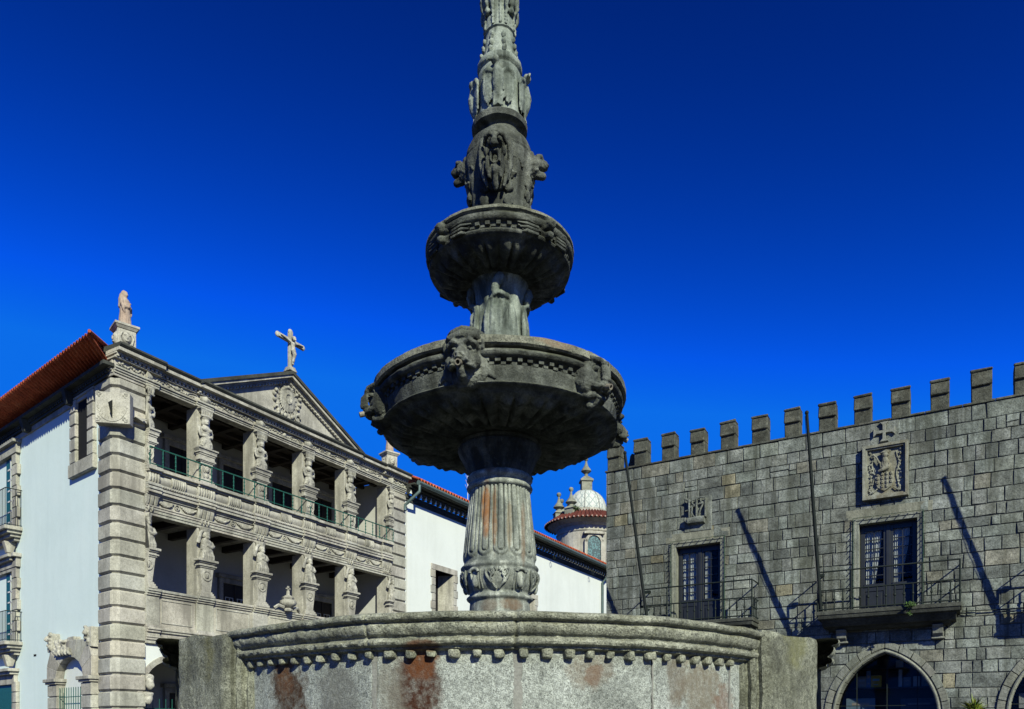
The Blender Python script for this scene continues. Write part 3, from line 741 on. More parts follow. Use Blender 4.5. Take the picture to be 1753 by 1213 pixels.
# interiors: floors, back walls, ceilings with beams, end walls
b = MB()
b.box(.85,14.3,3.0,3.3,0,13.6); b.box(13.75,14.1,.5,3.0,0,13.4); b.box(.72,.84,.6,3.0,0,13.4)
obj('loggia_back_wall', b, M_inner, lo)
b = MB(); b.box(.6,13.75,.3,3.0,4.5,5.0); b.box(.6,13.75,.45,3.0,9.1,10.1)
obj('loggia_floor', b, M_log, lo)
b = MB(); b.box(.6,13.75,.3,3.0,13.42,13.5)
for x in [1.6+1.25*i for i in range(10)]:
    b.box(x-.1,x+.1,.3,3.0,13.2,13.42); b.box(x-.1,x+.1,.5,3.0,8.86,9.1)
for y in (.9,1.7,2.5): b.box(.6,13.75,y-.08,y+.08,13.25,13.41)
obj('ceiling_beams', b, M_ceil, lo)
for zf, hh in ((10.1,2.45),(5.0,2.6),(.0,2.9)):
    for x in (2.0, 4.6, 7.1, 9.7, 12.2):
        if zf == 5.0 and x in (4.6, 9.7): continue
        b = MB(); w = .62
        b.box(x-w-.2,x-w,2.85,3.02,zf,zf+hh+.2); b.box(x+w,x+w+.2,2.85,3.02,zf,zf+hh+.2); b.box(x-w,x+w,2.85,3.02,zf+hh,zf+hh+.2); b.box(x-w-.3,x+w+.3,2.75,3.02,zf+hh+.2,zf+hh+.36)
        d = obj('doorway', b, M_log, lo, None, .01)
        b = MB(); b.box(x-w,x+w,2.93,2.98,zf,zf+hh); b.box(x-.03,x+.03,2.90,2.93,zf,zf+hh)
        for s in (-1,1):
            for k in range(2): b.box(x+s*.31-.2,x+s*.31+.2,2.91,2.93,zf+.25+k*.45,zf+.6+k*.45)
        obj('door_leaf', b, M_dark, d)
        if zf == 5.0:
            b = MB()
            for s in (-1,1):
                for k in range(3):
                    x0 = x+s*.3-.2; z0 = zf+1.2+k*.4
                    b.box(x0,x0+.4,2.90,2.925,z0,z0+.03); 
                for q in (-.2,0,.17): b.box(x+s*.3+q,x+s*.3+q+.03,2.895,2.92,zf+1.2,zf+2.03)
            obj('glazing_bars', b, M_wframe, d)
# corner pillars of rusticated blocks
def pillar(x0, x1, corner):
    b = MB(); z = .0; h = .55
    zs = []
    while z < 12.95: zs.append((z, min(z+h, 12.98))); z += h
    D = 1.0
    for z0, z1 in zs:
        b.tone = cblock(.07)
        g = .06; c = .03; pr = .095
        if corner:
            k = .16                                           # flattened arris
            def ring(off, zz):
                A = math.cos(R(7.8)); B = math.sin(R(7.8))
                sx = -off; pts = [(x1, -off), (k-off*.4, -off)]
                L = [(-off, k-off*.4), (-off, D)]
                pts += [(p[0]*A+p[1]*B, -p[0]*B+p[1]*A) for p in L]
                pts += [(.3, D), (x1, .5)]
                return [(x, y, zz) for x, y in pts]
        else:
            def ring(off, zz): return [(p[0], p[1], zz) for p in [(x1,.5),(x1,-off),(x0,-off),(x0,.5)]][::-1] if False else [(x1,-off,zz),(x0,-off,zz),(x0,.5,zz),(x1,.5,zz)]
        R_ = [ring(0, z0), ring(0, z0+.012), ring(pr, z0+g+.012), ring(pr, z1-g), ring(0, z1)]
        n = len(R_[0]); vs = [v for r in R_ for v in r]; fs = []
        for j in range(len(R_)-1):
            for i in range(n):
                i2 = (i+1)%n; fs.append((j*n+i2, j*n+i, (j+1)*n+i, (j+1)*n+i2))
        fs.append(tuple(range(n))); fs.append(tuple((len(R_)-1)*n+i for i in range(n))[::-1])
        b.add(vs, fs)
    return b
# deep V joints are cut between the blocks
obj('corner_pillar', pillar(0, 1.02, True), M_log, lo, None, .012, None, .006, 5)
obj('corner_pillar', pillar(13.72, 14.84, False), M_log, lo, None, .012, None, .006, 5)
# vertical joints cut in the corner blocks
# horizontal bands -------------------------------------------------
def bands(b, layers, x0, x1, extra=0):
    for z0, z1, p in layers:
        b.tone = cblock(.05); b.box(x0, x1, -p-extra, .3, z0, z1)
    b.tone = (1,1,1)
RES = [(CE[0]-.15, CE[0]+.4)]+[(x-.36, x+.36) for x in CX]+[(CE[1]-.4, CE[1]+.36)]
def with_res(layers, ex, x0, x1):
    b = MB(); x = x0
    for a, c in RES:
        if a > x: bands(b, layers, x, a)
        bands(b, layers, max(a, x0), min(c, x1), ex); x = c
    if x < x1: bands(b, layers, x, x1)
    return b
XL, XR = 1.021, 13.719
b = with_res([(4.40,4.52,.06),(4.52,4.6,.10),(4.6,4.66,.13),(4.66,4.78,.10),(4.78,4.86,.16),(4.86,4.93,.2),(4.93,5.03,.11)], .05, XL, XR)
obj('string_course', b, M_log, lo, None, .012)
b = with_res([(5.03,6.02,.06),(6.02,6.09,.11),(6.09,6.16,.16),(6.16,6.25,.2)], .06, XL, XR)
for a, c in zip([CE[0]]+CX, CX+[CE[1]]):
    xa, xc = a+.5, c-.5
    b.tone = cblock(.06); b.box(xa,xc,-.085,-.05,5.12,5.16); b.box(xa,xc,-.085,-.05,5.9,5.94); b.box(xa,xa+.04,-.085,-.05,5.16,5.9); b.box(xc-.04,xc,-.085,-.05,5.16,5.9)
obj('parapet', b, M_log, lo, None, .01)
b = with_res([(8.75,8.84,.06),(8.84,8.94,.09),(8.94,9.02,.12),(9.02,9.07,.15)], .0, XL, XR)
bands(b, [(9.07,9.37,.05)], XL, XR)
obj('architrave', b, M_log, lo, None, .008)
b = with_res([(9.37,9.43,.10),(9.43,9.48,.15),(9.48,9.58,.22),(9.58,9.66,.26),(9.66,9.72,.16),(9.72,9.80,.2),(9.80,9.84,.15),(10.17,10.23,.2),(10.23,10.345,.28)], .06, XL, XR)
for i in range(int((XR-XL)/.09)): b.box(XL+.02+.09*i, XL+.07+.09*i, -.225, -.15, 9.74, 9.785)
obj('floor_cornice', b, M_log, lo, None, .01)
b = MB()                                                     # cushion frieze
prof = [(-.10-.07*math.sin(PI*q/8), 9.84+.33*q/8) for q in range(9)]+[(.2,10.17),(.2,9.84)]
b.run(prof, XL, XR)
obj('cushion_frieze', b, M_log, lo, 40)
for i, x in enumerate([v for a, c in zip([CE[0]]+CX, CX+[CE[1]]) for v in (a, (a+c)/2)]+[CE[1]]):
    big = i % 2 == 0; b = MB()
    w = .36 if big else .28
    nfl = 7
    for k in range(nfl):
        xx = x-w+2*w*(k+.5)/nfl
        if xx < XL+.02 or xx > XR-.02: continue
        b.tube([(xx,-.12,9.845),(xx,-.19,9.92),(xx,-.205,10.0),(xx,-.19,10.1),(xx,-.14,10.17)], w/nfl*1.06, 8)
    obj('fluted_bracket', b, M_carve, lo, 50)
# relief friezes
def relief_frieze(name, z0, z1, y, garland):
    zc = (z0+z1)/2; h = (z1-z0)/2
    for a, c in zip([CE[0]]+CX, CX+[CE[1]]):
        b = MB(); xa, xc = a+.32, c-.32; L = xc-xa
        if garland:
            for q in (0, 1):
                xs0 = xa+q*(L/2+.12); w = L/2-.12
                pts = [(xs0+w*i/12, y-.02-.02*math.sin(PI*i/12), z1-.05-.17*math.sin(PI*i/12)) for i in range(13)]
                b.tube(pts, [.02+.03*math.sin(PI*i/12) for i in range(13)], 7)
                for i in range(1, 12, 1): b.ell((pts[i][0], pts[i][1]-.025, pts[i][2]+rng.uniform(-.02,.02)), (.035,.03,.03), None, 7, 5)
            b.tube([(xa+L/2+.09*math.cos(t2), y-.025, zc+.09*math.sin(t2)) for t2 in [i*PI/6 for i in range(13)]], .022, 6)
            b.ell((xa+L/2, y-.02, zc), (.04,.03,.04))
        else:
            n = 40
            b.tube([(xa+L*i/n, y-.02, zc+h*.55*math.sin(i/n*L*5.2)) for i in range(n+1)], .02, 6)
            for i in range(int(L/.11)):
                x = xa+.11*i+rng.uniform(-.02,.02)
                b.ell((x, y-.02, zc+rng.uniform(-.5,.5)*h), (.055,.035,.025), (0, rng.uniform(-1.2,1.2), 0), 7, 5)
            b.ell((xa+L/2, y-.02, zc), (.08,.05,.075))
        obj(name, b, M_carve, lo, 60)
relief_frieze('garland_frieze', 9.07, 9.37, -.05, True)
relief_frieze('leaf_frieze', 13.27, 13.5, -.06, False)
for x in CX+CE:                                               # keystones over the lower columns
    b = MB()
    for k in range(4):
        xx = x-.24+.16*k
        if XL < xx < XR: b.tube([(xx,-.05,9.08),(xx,-.12,9.15),(xx,-.16,9.28),(xx,-.18,9.37)], [.085,.095,.1,.1], 7)
    for k in range(3):
        xx = x-.14+.14*k
        if XL < xx < XR: b.ell((xx,-.12,8.97), (.04,.04,.11), None, 8, 6)
    obj('keystone', b, M_carve, lo, 50)
# upper entablature
b = with_res([(13.07,13.14,.06),(13.14,13.21,.09),(13.21,13.275,.14)], .06, XL, XR)
bands(b, [(13.275,13.5,.06)], XL, XR)
for x0, x1 in ((-.06,1.02),(13.72,14.84)): bands(b, [(12.98,13.07,.06),(13.07,13.14,.10),(13.14,13.21,.14),(13.21,13.275,.18),(13.275,13.5,.10)], x0, x1)
bl = MB()
for z0, z1, p in [(12.98,13.07,.05),(13.07,13.14,.09),(13.14,13.21,.13),(13.21,13.275,.17),(13.275,13.5,.09)]: bl.box(-p,.2,-.02,1.15,z0,z1)
bl.mtx = LM
obj('upper_architrave', b, M_log, lo, None, .008)
obj('upper_architrave', bl, M_log, lo, None, .008, LM)
for s0, s1 in ((.05,.95),(13.78,14.66)):
    b = MB()
    for i in range(9): 
        x = s0+(s1-s0)*(i+.5)/9
        b.ell((x,-.115,13.385+.04*math.sin(i*1.9)), (.06,.045,.035), (0,.8*(-1)**i,0), 7, 5)
    b.tube([(s0+(s1-s0)*i/14,-.115,13.385+.06*math.sin(i*1.1)) for i in range(15)], .022, 6)
    obj('corner_leaf_relief', b, M_carve, lo, 60)
TOPC = [(-.12,1.55,.09),(1.55,2.98,0),(2.98,11.42,.05),(11.42,13.05,0),(13.05,14.85,.09)]
b = MB(); bt = MB()
for x0, x1, e in TOPC:
    b.box(x0,x1,-.14-e,.3,13.5,13.56)
    b.box(x0,x1,-.19-e,.3,13.62,13.68)
    b.box(x0,x1,-.36-e,.3,13.68,13.80)
    n = int((x1-x0)/.15)
    for i in range(n):
        xx = x0+(i+.5)*(x1-x0)/n; b.box(xx-.042,xx+.042,-.185-e,-.1,13.54,13.62)
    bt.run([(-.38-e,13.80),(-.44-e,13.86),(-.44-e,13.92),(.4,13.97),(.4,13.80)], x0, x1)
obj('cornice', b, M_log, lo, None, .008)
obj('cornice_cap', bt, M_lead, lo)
b = MB(); bt = MB()                                           # the same cornice along the side wall
b.box(-.14,.3,.2,12.5,13.0,13.08); b.box(-.2,.3,.1,12.5,13.16,13.22); b.box(-.40,.3,-.1,12.5,13.22,13.34)
for i in range(68): b.box(-.19,-.1,.2+.185*i,.3+.185*i,13.08,13.16)
for y in (3.0, 6.9): b.taper(-.2,y,12.75,13.22,.1,.10,.24,.12)
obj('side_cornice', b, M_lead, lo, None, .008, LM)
# stone band below the eaves on the side wall
b = MB()
b.box(-.06,.2,1.0,12.5,12.8,13.0); b.box(-.03,.3,.9,12.5,13.34,13.52)
obj('eave_band', b, M_log, lo, None, .01, LM)
# side roof with channel tiles
def tiled(b, y0, y1, xe, ze, slope, length, pitch=.21, amp=.055, seg=8, hip=0):
    nx = max(2, int(length/.45)); cols = int((y1-y0)/pitch)*seg
    vs = []; fs = []
    for j in range(nx+1):
        d = length*j/nx
        for i in range(cols+1):
            yb = y0+hip*d; y = yb+(y1-yb)*i/cols
            w = math.sin(2*PI*i/seg); k = amp*(abs(w)**.7*(1 if w > 0 else -.8))
            vs.append((xe+d*math.cos(slope), y, ze+d*math.sin(slope)+k+.012*((j % 2)) ))
    n = cols+1
    for j in range(nx):
        for i in range(cols): fs.append((j*n+i, (j+1)*n+i, (j+1)*n+i+1, j*n+i+1))
    m = len(vs); vs += [(x, y, z-.025) for x, y, z in vs]
    fs += [tuple(m+q for q in f[::-1]) for f in fs]
    for i in range(cols): fs.append((i, i+1, m+i+1, m+i))
    b.add(vs, fs)
b = MB(); tiled(b, -.70, 12.5, -1.06, 13.74, R(20), 4.5, hip=1.3)
vs0 = MB(); tiled(vs0, -.70, 12.5, -1.08, 13.72, R(-14), .95, hip=.9); b.add(vs0.v, vs0.f)
rf = obj('side_roof', b, M_tile, lo, 50, 0, LM)
b = MB(); b.tube([(-1.06,-.70,13.78),(.0,.66,14.17),(1.2,2.2,14.6)], [.05,.07,.08], 10)
obj('verge_tile', b, M_tile, rf, 40, 0, LM)
b = MB(); b.prism([(2.0,13.87),(14.7,13.87),(14.7,13.95),(2.0,13.95)], 2.6, 9); obj('attic_wall', b, M_white, lo)
# pediment
xc = 7.2; hw = 4.2; zb = 13.95; za = 15.93; sl = (za-zb)/hw
def chev(b, t0, t1, y0, y1, hwx=hw):
    for s in (-1, 1):
        q = [(xc+s*hwx, za-sl*hwx-t1), (xc, za-t1), (xc, za-t0), (xc+s*hwx, za-sl*hwx-t0)]
        b.prism(q if s < 0 else q[::-1], y0, y1)
b = MB(); b.prism([(xc-hw+.25,13.86),(xc+hw-.25,13.86),(xc,za-.14)], -.10, 2.8)
pe = obj('pediment', b, M_log, lo)
b = MB(); chev(b, .13, .25, -.42, .2); chev(b, .25, .31, -.26, .1, hw-.2); chev(b, .31, .36, -.2, .1, hw-.4); chev(b,.36,.43,-.15,.1,hw-.5)
for s in (-1, 1):
    for i in range(26):
        d = .12+.15*i; x = xc+s*d; z = za-sl*d-.37
        q = [(x-.045, z-sl*s*(-.045)-.07), (x+.045, z-sl*s*.045-.07), (x+.045, z-sl*s*.045), (x-.045, z+sl*s*.045)]
        b.prism(q, -.25, -.13)
obj('raking_cornice', b, M_log, pe, None, .006)
b = MB(); chev(b, .0, .135, -.48, 2.8, hw+.06)
obj('raking_cap', b, M_lead, pe)
b = MB()                                                      # coat of arms with rays
for k in range(36):
    a = 2*PI*k/36; r1 = .62 if k % 2 else .52
    b.tube([(xc+.17*math.cos(a), -.15, 14.84+.2*math.sin(a)), (xc+.85*r1*math.cos(a), -.14, 14.84+r1*1.02*math.sin(a))], [.028,.02], 5)
b.ell((xc,-.13,14.84), (.42,.08,.5), None, 20, 12)
b.tube([(xc+.16*math.cos(q), -.22, 14.84+.19*math.sin(q)) for q in [i*PI/8 for i in range(17)]], .03, 6); b.box(xc-.02,xc+.02,-.25,-.15,14.62,14.82); b.box(xc-.09,xc+.09,-.245,-.15,14.70,14.74)
for k in range(22):
    a = 2*PI*k/22; rr = 1.05+.1*math.sin(k*2.3)
    b.ell((xc+.62*rr*math.cos(a), -.13, 14.84+.70*rr*math.sin(a)), (.10,.08,.085), (0,a,0), 8, 6)
for s in (-1, 1):
    b.tube([(xc+s*(.55+.14*math.cos(q)), -.15, 14.25+.14*math.sin(q)) for q in [i*.6 for i in range(10)]], .045, 6)
    b.tube([(xc+s*(.3+.12*math.cos(q)), -.15, 15.25+.10*math.sin(q)) for q in [i*.6 for i in range(9)]], .045, 6)
b.tube([(xc-.2,-.15,15.22),(xc,-.2,15.32),(xc+.2,-.15,15.22)], .07, 7)
link('coat_of_arms', sculpt(b, 'coat_of_arms', .022, .008, 14), M_carve, pe)
# carved columns
def upper_figure():
    b = MB(); E = b.ell; T = b.tube
    T([(0,-.14,11.62),(0,-.16,11.75),(0,-.16,11.95),(0,-.15,12.12),(0,-.16,12.3),(0,-.14,12.42)], [.20,.19,.155,.13,.17,.11], 12)
    for s in (-1, 1):
        E((s*.085,-.27,12.27), (.07,.07,.07)); T([(s*.17,-.13,12.37),(s*.2,-.15,12.2),(s*.17,-.2,12.04),(s*.05,-.28,12.02)], [.065,.058,.05,.04], 8)
        T([(s*.06,-.28,11.9),(s*.1,-.29,11.78),(s*.15,-.25,11.66)], [.05,.06,.055], 8)
        T([(s*.02,-.3,11.88),(s*.03,-.31,11.75),(s*.04,-.29,11.63)], .04, 7)
    T([(0,-.15,12.4),(0,-.17,12.5)], .06, 8)
    E((0,-.2,12.58), (.095,.105,.125)); E((0,-.305,12.565), (.018,.025,.03)); E((0,-.16,12.66), (.12,.12,.07))
    for s in (-1, 1): E((s*.09,-.15,12.56), (.04,.06,.12)); E((s*.035,-.285,12.6), (.018,.014,.012))
    E((0,-.27,12.5), (.05,.04,.03))
    return b
def lower_figure():
    b = MB(); E = b.ell; T = b.tube
    T([(0,-.14,7.58),(0,-.16,7.72),(0,-.16,7.9),(0,-.16,8.05),(0,-.15,8.25),(0,-.13,8.36)], [.22,.21,.18,.17,.19,.12], 12)
    T([(-.2,-.13,8.28),(-.28,-.2,8.2),(-.25,-.24,8.36),(-.2,-.22,8.54),(-.14,-.2,8.62)], [.075,.07,.06,.055,.06], 8)
    T([(.19,-.13,8.28),(.25,-.2,8.12),(.12,-.33,8.05),(-.05,-.34,8.12)], [.075,.068,.058,.05], 8)
    for k in range(5):
        T([(-.18,-.25+.01*k,8.1-.03*k),(0,-.33,8.0-.045*k),(.17,-.28,8.06-.05*k),(.24,-.15,8.14-.06*k)], .03, 6)
    for k in range(5): T([(-.16+.08*k,-.3,7.88),(-.17+.085*k,-.34,7.74),(-.18+.09*k,-.33,7.6)], [.03,.045,.05], 7)
    E((0.02,-.2,8.5), (.105,.115,.135)); E((.02,-.315,8.48), (.02,.026,.03)); E((.02,-.16,8.58), (.13,.125,.09))
    for s in (-1, 1): E((.02+s*.10,-.15,8.5), (.04,.07,.10)); E((.02+s*.04,-.295,8.525), (.02,.014,.012))
    E((.02,-.28,8.4), (.07,.06,.06)); T([(0,-.12,8.62),(0,-.12,8.76)], [.17,.2], 8)
    return b
me_uf = sculpt(upper_figure(), 'upper_figure', .015, .009, 16); me_lf = sculpt(lower_figure(), 'lower_figure', .015, .009, 16)
def mask(b, z, y, s=1):
    b.ell((0,y,z), (.11*s,.07*s,.13*s)); b.ell((0,y-.06*s,z-.01), (.025*s,.03*s,.035*s))
    for q in (-1,1): b.ell((q*.045*s,y-.05*s,z+.045*s), (.035*s,.025*s,.018*s)); b.tube([(q*.1*s,y,z+.1*s),(q*.15*s,y,z),(q*.11*s,y,z-.13*s)], .03*s, 6)
    b.ell((0,y-.05*s,z-.07*s), (.05*s,.025*s,.02*s))
def column(x, up):
    if up:
        b = MB(); b.box(-.27,.27,-.04,.72,10.345,13.07); c = obj('figure_column', b, M_log, lo, None, .01)
        b = MB()
        b.box(-.31,.31,-.34,-.041,10.345,10.42); b.box(-.28,.28,-.31,-.041,10.42,10.48); b.taper(0,-.165,10.48,11.1,.2,.115,.26,.125)
        b.box(-.31,.31,-.33,-.041,11.1,11.14); b.box(-.35,.35,-.37,-.041,11.14,11.2); b.taper(0,-.18,11.2,11.34,.33,.135,.31,.135); b.box(-.33,.33,-.35,-.041,11.34,11.4); b.box(-.37,.37,-.39,-.041,11.4,11.46); b.taper(0,-.2,11.46,11.54,.37,.155,.42,.20); b.box(-.42,.42,-.44,-.041,11.54,11.6)
        pd = obj('herm_pedestal', b, M_log, c, None, .008)
        b = MB(); mask(b, 10.85, -.3, .95)
        for s in (-1,1):
            b.tube([(s*.22,-.28,11.05),(s*.17,-.31,10.9),(s*.2,-.28,10.7),(s*.12,-.28,10.56)], .035, 6)
        b.ell((0,-.28,10.62), (.09,.05,.08))
        obj('mask_relief', b, M_carve, pd, 60)
        link('figure', me_uf, M_carve, c).scale = (1.28, 1.15, 1)
        b = MB()
        b.tube([(0,-.17,12.66),(0,-.17,12.72)], [.16,.2], 10); b.box(-.29,.29,-.32,-.041,13.0,13.07)
        b.taper(0,-.17,12.9,13.0,.2,.11,.27,.14)
        for k in range(5): b.tube([(-.18+.09*k,-.22,12.74),(-.19+.095*k,-.28,12.82),(-.2+.1*k,-.3,12.92)], [.035,.045,.05], 6)
        b.tube([(-.24,-.25,12.76),(0,-.35,12.76),(.24,-.25,12.76)], .04, 6)
        b.tube([(-.19,-.1,13.38),(0,-.2,13.38),(.19,-.1,13.38)], [.10,.13,.10], 8)
        obj('capital', b, M_carve, c, 50)
    else:
        b = MB(); b.box(-.27,.27,-.04,.72,6.24,8.75); c = obj('figure_column', b, M_log, lo, None, .01)
        b = MB()
        b.box(-.32,.32,-.36,-.041,6.24,6.33); b.box(-.28,.28,-.32,-.041,6.33,6.4); b.box(-.24,.24,-.28,-.041,6.4,6.46); b.taper(0,-.155,6.46,7.3,.18,.11,.28,.14)
        b.box(-.32,.32,-.34,-.041,7.3,7.35); b.box(-.37,.37,-.39,-.041,7.35,7.4); b.taper(0,-.17,7.4,7.47,.31,.13,.33,.14); b.box(-.35,.35,-.37,-.041,7.47,7.52); b.box(-.42,.42,-.44,-.041,7.52,7.6)
        pd = obj('herm_pedestal', b, M_log, c, None, .008)
        b = MB(); b.tube([(.17*math.cos(q),-.29,7.02+.17*math.sin(q)) for q in [i*PI/8 for i in range(17)]], .03, 6); mask(b, 7.02, -.28, .85)
        obj('roundel_relief', b, M_carve, pd, 60)
        link('figure', me_lf, M_carve, c).scale = (1.2, 1.15, 1)
    c.location = (x, 0, 0); return c
cu = column(CX[0], True); cl = column(CX[0], False)
for o_ in (cu, cl): o_.scale = (1, .78, 1)
for x in CX[1:]:
    dup(cu, lo, (x, 0, 0)); dup(cl, lo, (x, 0, 0))
def halve(o_, keep):                      # engaged half columns against the corner pillars
    me = o_.data.copy(); bm = bmesh.new(); bm.from_mesh(me)
    bmesh.ops.bisect_plane(bm, geom=bm.verts[:]+bm.edges[:]+bm.faces[:], plane_co=(0,0,0), plane_no=(keep,0,0), clear_inner=True)
    bmesh.ops.holes_fill(bm, edges=[e for e in bm.edges if e.is_boundary], sides=0)
    bm.to_mesh(me); bm.free(); o_.data = me
    for c_ in o_.children: halve(c_, keep)
for x, keep in ((XL, 1), (XR, -1)):
    for src in (cu, cl): halve(dup(src, lo, (x, 0, 0)), keep)
# green railing
def railing(b, x0, x1, y, z0, z1, n, rad=.014, knob=True):
    b.tube([(x0,y,z1),(x1,y,z1)], rad*1.3, 6); b.tube([(x0,y,z0),(x1,y,z0)], rad, 6)
    for i in range(n+1):
        x = x0+(x1-x0)*i/n
        b.tube([(x,y,z0-.06),(x,y,z1)], rad, 6)
        if knob:
            for zz in (.25,.5,.75): b.ell((x,y,z0+(z1-z0)*zz), (rad*1.8,rad*1.8,rad*1.8), None, 6, 5)
b = MB(); railing(b, XL+.05, XR-.05, -.26, 10.43, 10.99, 26, .019)
obj('railing', b, M_green, lo, 50)
b = MB()
for c in ar: railing(b, c-1.1, c+1.1, .2, 1.9, 2.2, 9, .015, False)
for c in ar:
    for i in range(10): b.tube([(c-1.1+2.2*i/9,.2,0.05),(c-1.1+2.2*i/9,.2,2.55)], .013, 6)
obj('arcade_railing', b, M_green, lo, 50)
# pots finials behind the basin: small urn with crown on the parapet
b = MB()
b.lathe([(0,6.24),(.16,6.24),(.18,6.3),(.1,6.36),(.26,6.45),(.33,6.55),(.3,6.66),(.2,6.7),(.24,6.78),(.12,6.86),(.05,6.9),(.04,7.05),(0,7.1)], 24, lambda p,r,z: .015*math.cos(p*8), (7.1,-.28))
b.box(7.06,7.14,-.3,-.26,7.05,7.25); b.box(6.99,7.21,-.3,-.26,7.12,7.17)
b.tube([(6.45,-.2,6.3),(6.6,-.28,6.42),(6.85,-.3,6.36)], .07, 6); b.tube([(7.75,-.2,6.3),(7.6,-.28,6.42),(7.35,-.3,6.36)], .07, 6)
obj('crown_finial', b, M_carve, lo, 50)
# sundial on the corner
b = MB()
Rd = Matrix.Translation((.0,.0,0))@Matrix.Rotation(R(-49), 4, 'Z')
b.box(-.50,.54,-.26,.1,11.34,12.34)
sd = obj('sundial', b, M_log, lo, None, .015, Rd)
b = MB(); yy = -.268
b.tube([(.43*math.cos(q), yy, 11.87+.47*math.sin(q)) for q in [PI+i*PI/24 for i in range(25)]], .012, 5)
for i in range(13):
    q = PI+PI*(i+.5)/13; b.tube([(.40*math.cos(q), yy, 11.95+.40*math.sin(q)), (.47*math.cos(q), yy, 11.9+.44*math.sin(q))], .006, 4)
for sx in (-1,1):
    for sz in (-1,1):
        for k in range(5): b.ell((sx*(.44-.05*(k%3)), yy, 11.87+sz*(.45-.06*(k//2))), (.045,.015,.03), (0,k,0), 7, 5)
obj('dial_relief', b, M_carve, sd, 60, 0, Rd)
b = MB(); b.add([(0,-.27,12.08),(.02,-.27,12.08),(.0,-.27,11.5),(.02,-.27,11.5),(.0,-.62,11.86),(.02,-.62,11.86)], [(0,4,2),(1,3,5),(0,1,5,4),(4,5,3,2)])
obj('gnomon', b, M_iron, sd, None, 0, Rd)
b = MB(); b.box(.35,1.0,-.2,-.07,11.72,11.80); b.prism([(.5,11.75),(.9,11.8),(.75,11.68)], -.35, -.2)
obj('iron_bracket', b, M_log, lo)
# side wall: window, balconies, doorway
def jag(b, x0, x1, s0, s1, z0, z1, n, alt):
    for k in range(n):
        b.tone = cblock(.08); e = alt*(k % 2)
        a, c = z0+(z1-z0)*k/n, z0+(z1-z0)*(k+1)/n
        b.box(x0, x1, s0-(e if alt < 0 else 0)*1, s1+(e if alt > 0 else 0), a+.012, c-.012)
        b.box(x0+.03, x1, s0+.01, s1-.01, a, c)
b = MB()
for k in range(5):
    z0, z1 = 10.72+.44*k, 10.72+.44*(k+1)
    b.tone = cblock(.08); e = .12 if k % 2 else 0
    b.box(-.13,.05,2.72,3.2+e*0,z0+.02,z1-.02); b.box(-.09,.05,2.74,3.18,z0,z1)
    b.box(-.13,.05,1.31,1.78,z0+.02,z1-.02); b.box(-.09,.05,1.33,1.76,z0,z1)
b.tone = cblock(.05); b.box(-.15,.05,1.26,3.27,10.25,10.72); b.box(-.12,.05,1.31,3.2,12.92,13.0)
w = obj('side_window', b, M_log, lo, None, .02, LM)
b = MB(); b.box(-.02,.0,1.78,2.72,10.72,12.92); obj('dark_opening', b, M_room, w, None, 0, LM)
b = MB()
b.box(.02,.03,1.9,2.6,10.75,12.8)
for zz, rz, sl0 in ((9.1,10.55,9.35),(4.7,6.05,4.9)):
    pass
def side_balcony(z0, zr):
    b = MB(); S0, S1 = 7.85, 12.3
    b.box(-.62,0,S0,S1,z0,z0+.14); b.box(-.5,0,S0+.1,S1,z0-.12,z0); b.box(-.36,0,S0+.2,S1,z0-.24,z0-.12); b.box(-.2,0,S0+.3,S1,z0-.36,z0-.24)
    b.taper(-.22,S0+.75,z0-.8,z0-.36,.1,.12,.22,.14)
    b.box(-.4,0,S0+.35,S1,z0-1.0,z0-.88); b.box(-.3,0,S0+.45,S1,z0-1.12,z0-1.0); b.box(-.14,0,S0+.5,S1,z0-1.5,z0-1.12)
    o = obj('side_balcony', b, M_log, lo, None, .012, LM)
    b = MB()
    for y in [S0+.08+.16*i for i in range(32)]: b.tube([(-.56,y,z0+.14),(-.56,y,zr)], .011, 5)
    for x in (-.4,-.22,-.05): b.tube([(x,S0+.08,z0+.14),(x,S0+.08,zr)], .011, 5)
    b.tube([(0,S0+.08,zr),(-.56,S0+.08,zr),(-.56,S1,zr)], .018, 6); b.tube([(0,S0+.08,z0+.2),(-.56,S0+.08,z0+.2),(-.56,S1,z0+.2)], .012, 6)
    obj('balcony_railing', b, M_iron, o, None, 0, LM)
    b = MB()
    for k in range(7):
        a = z0+.14+.42*k; b.tone = cblock(.08)
        b.box(-.14,.0,8.16-(.14 if k % 2 else 0),8.6,a+.015,a+.405); b.box(-.10,0,8.18,8.58,a,a+.42)
    b.box(-.17,0,8.05,12.3,z0+3.08,z0+3.45); b.box(-.3,0,7.95,12.3,z0+3.45,z0+3.6)
    f = obj('door_surround', b, M_log, o, None, .012, LM)
    b = MB(); b.box(-.03,0,8.6,9.5,z0+.14,z0+3.08)
    obj('green_door', b, M_green, f, None, 0, LM)
    b = MB()
    for k in range(6): b.box(-.05,-.03,8.62,9.3,z0+.5+.42*k,z0+.56+.42*k)
    b.box(-.05,-.031,8.64,8.72,z0+.2,z0+3.0); b.box(-.05,-.031,8.95,9.03,z0+.2,z0+3.0)
    obj('glazing_bars', b, M_wframe, f, None, 0, LM)
side_balcony(9.2, 10.78); side_balcony(4.75, 6.05)
b = MB()
for k in range(8):
    a = .42*k; b.tone = cblock(.08); b.box(-.14,0,8.16,8.6,a+.015,a+.405); b.box(-.1,0,8.18,8.58,a,a+.42)
g0 = obj('door_surround', b, M_log, lo, None, .012, LM)
b = MB(); b.box(-.04,0,8.5,11,.0,3.3); obj('green_door', b, M_green, g0, None, 0, LM)
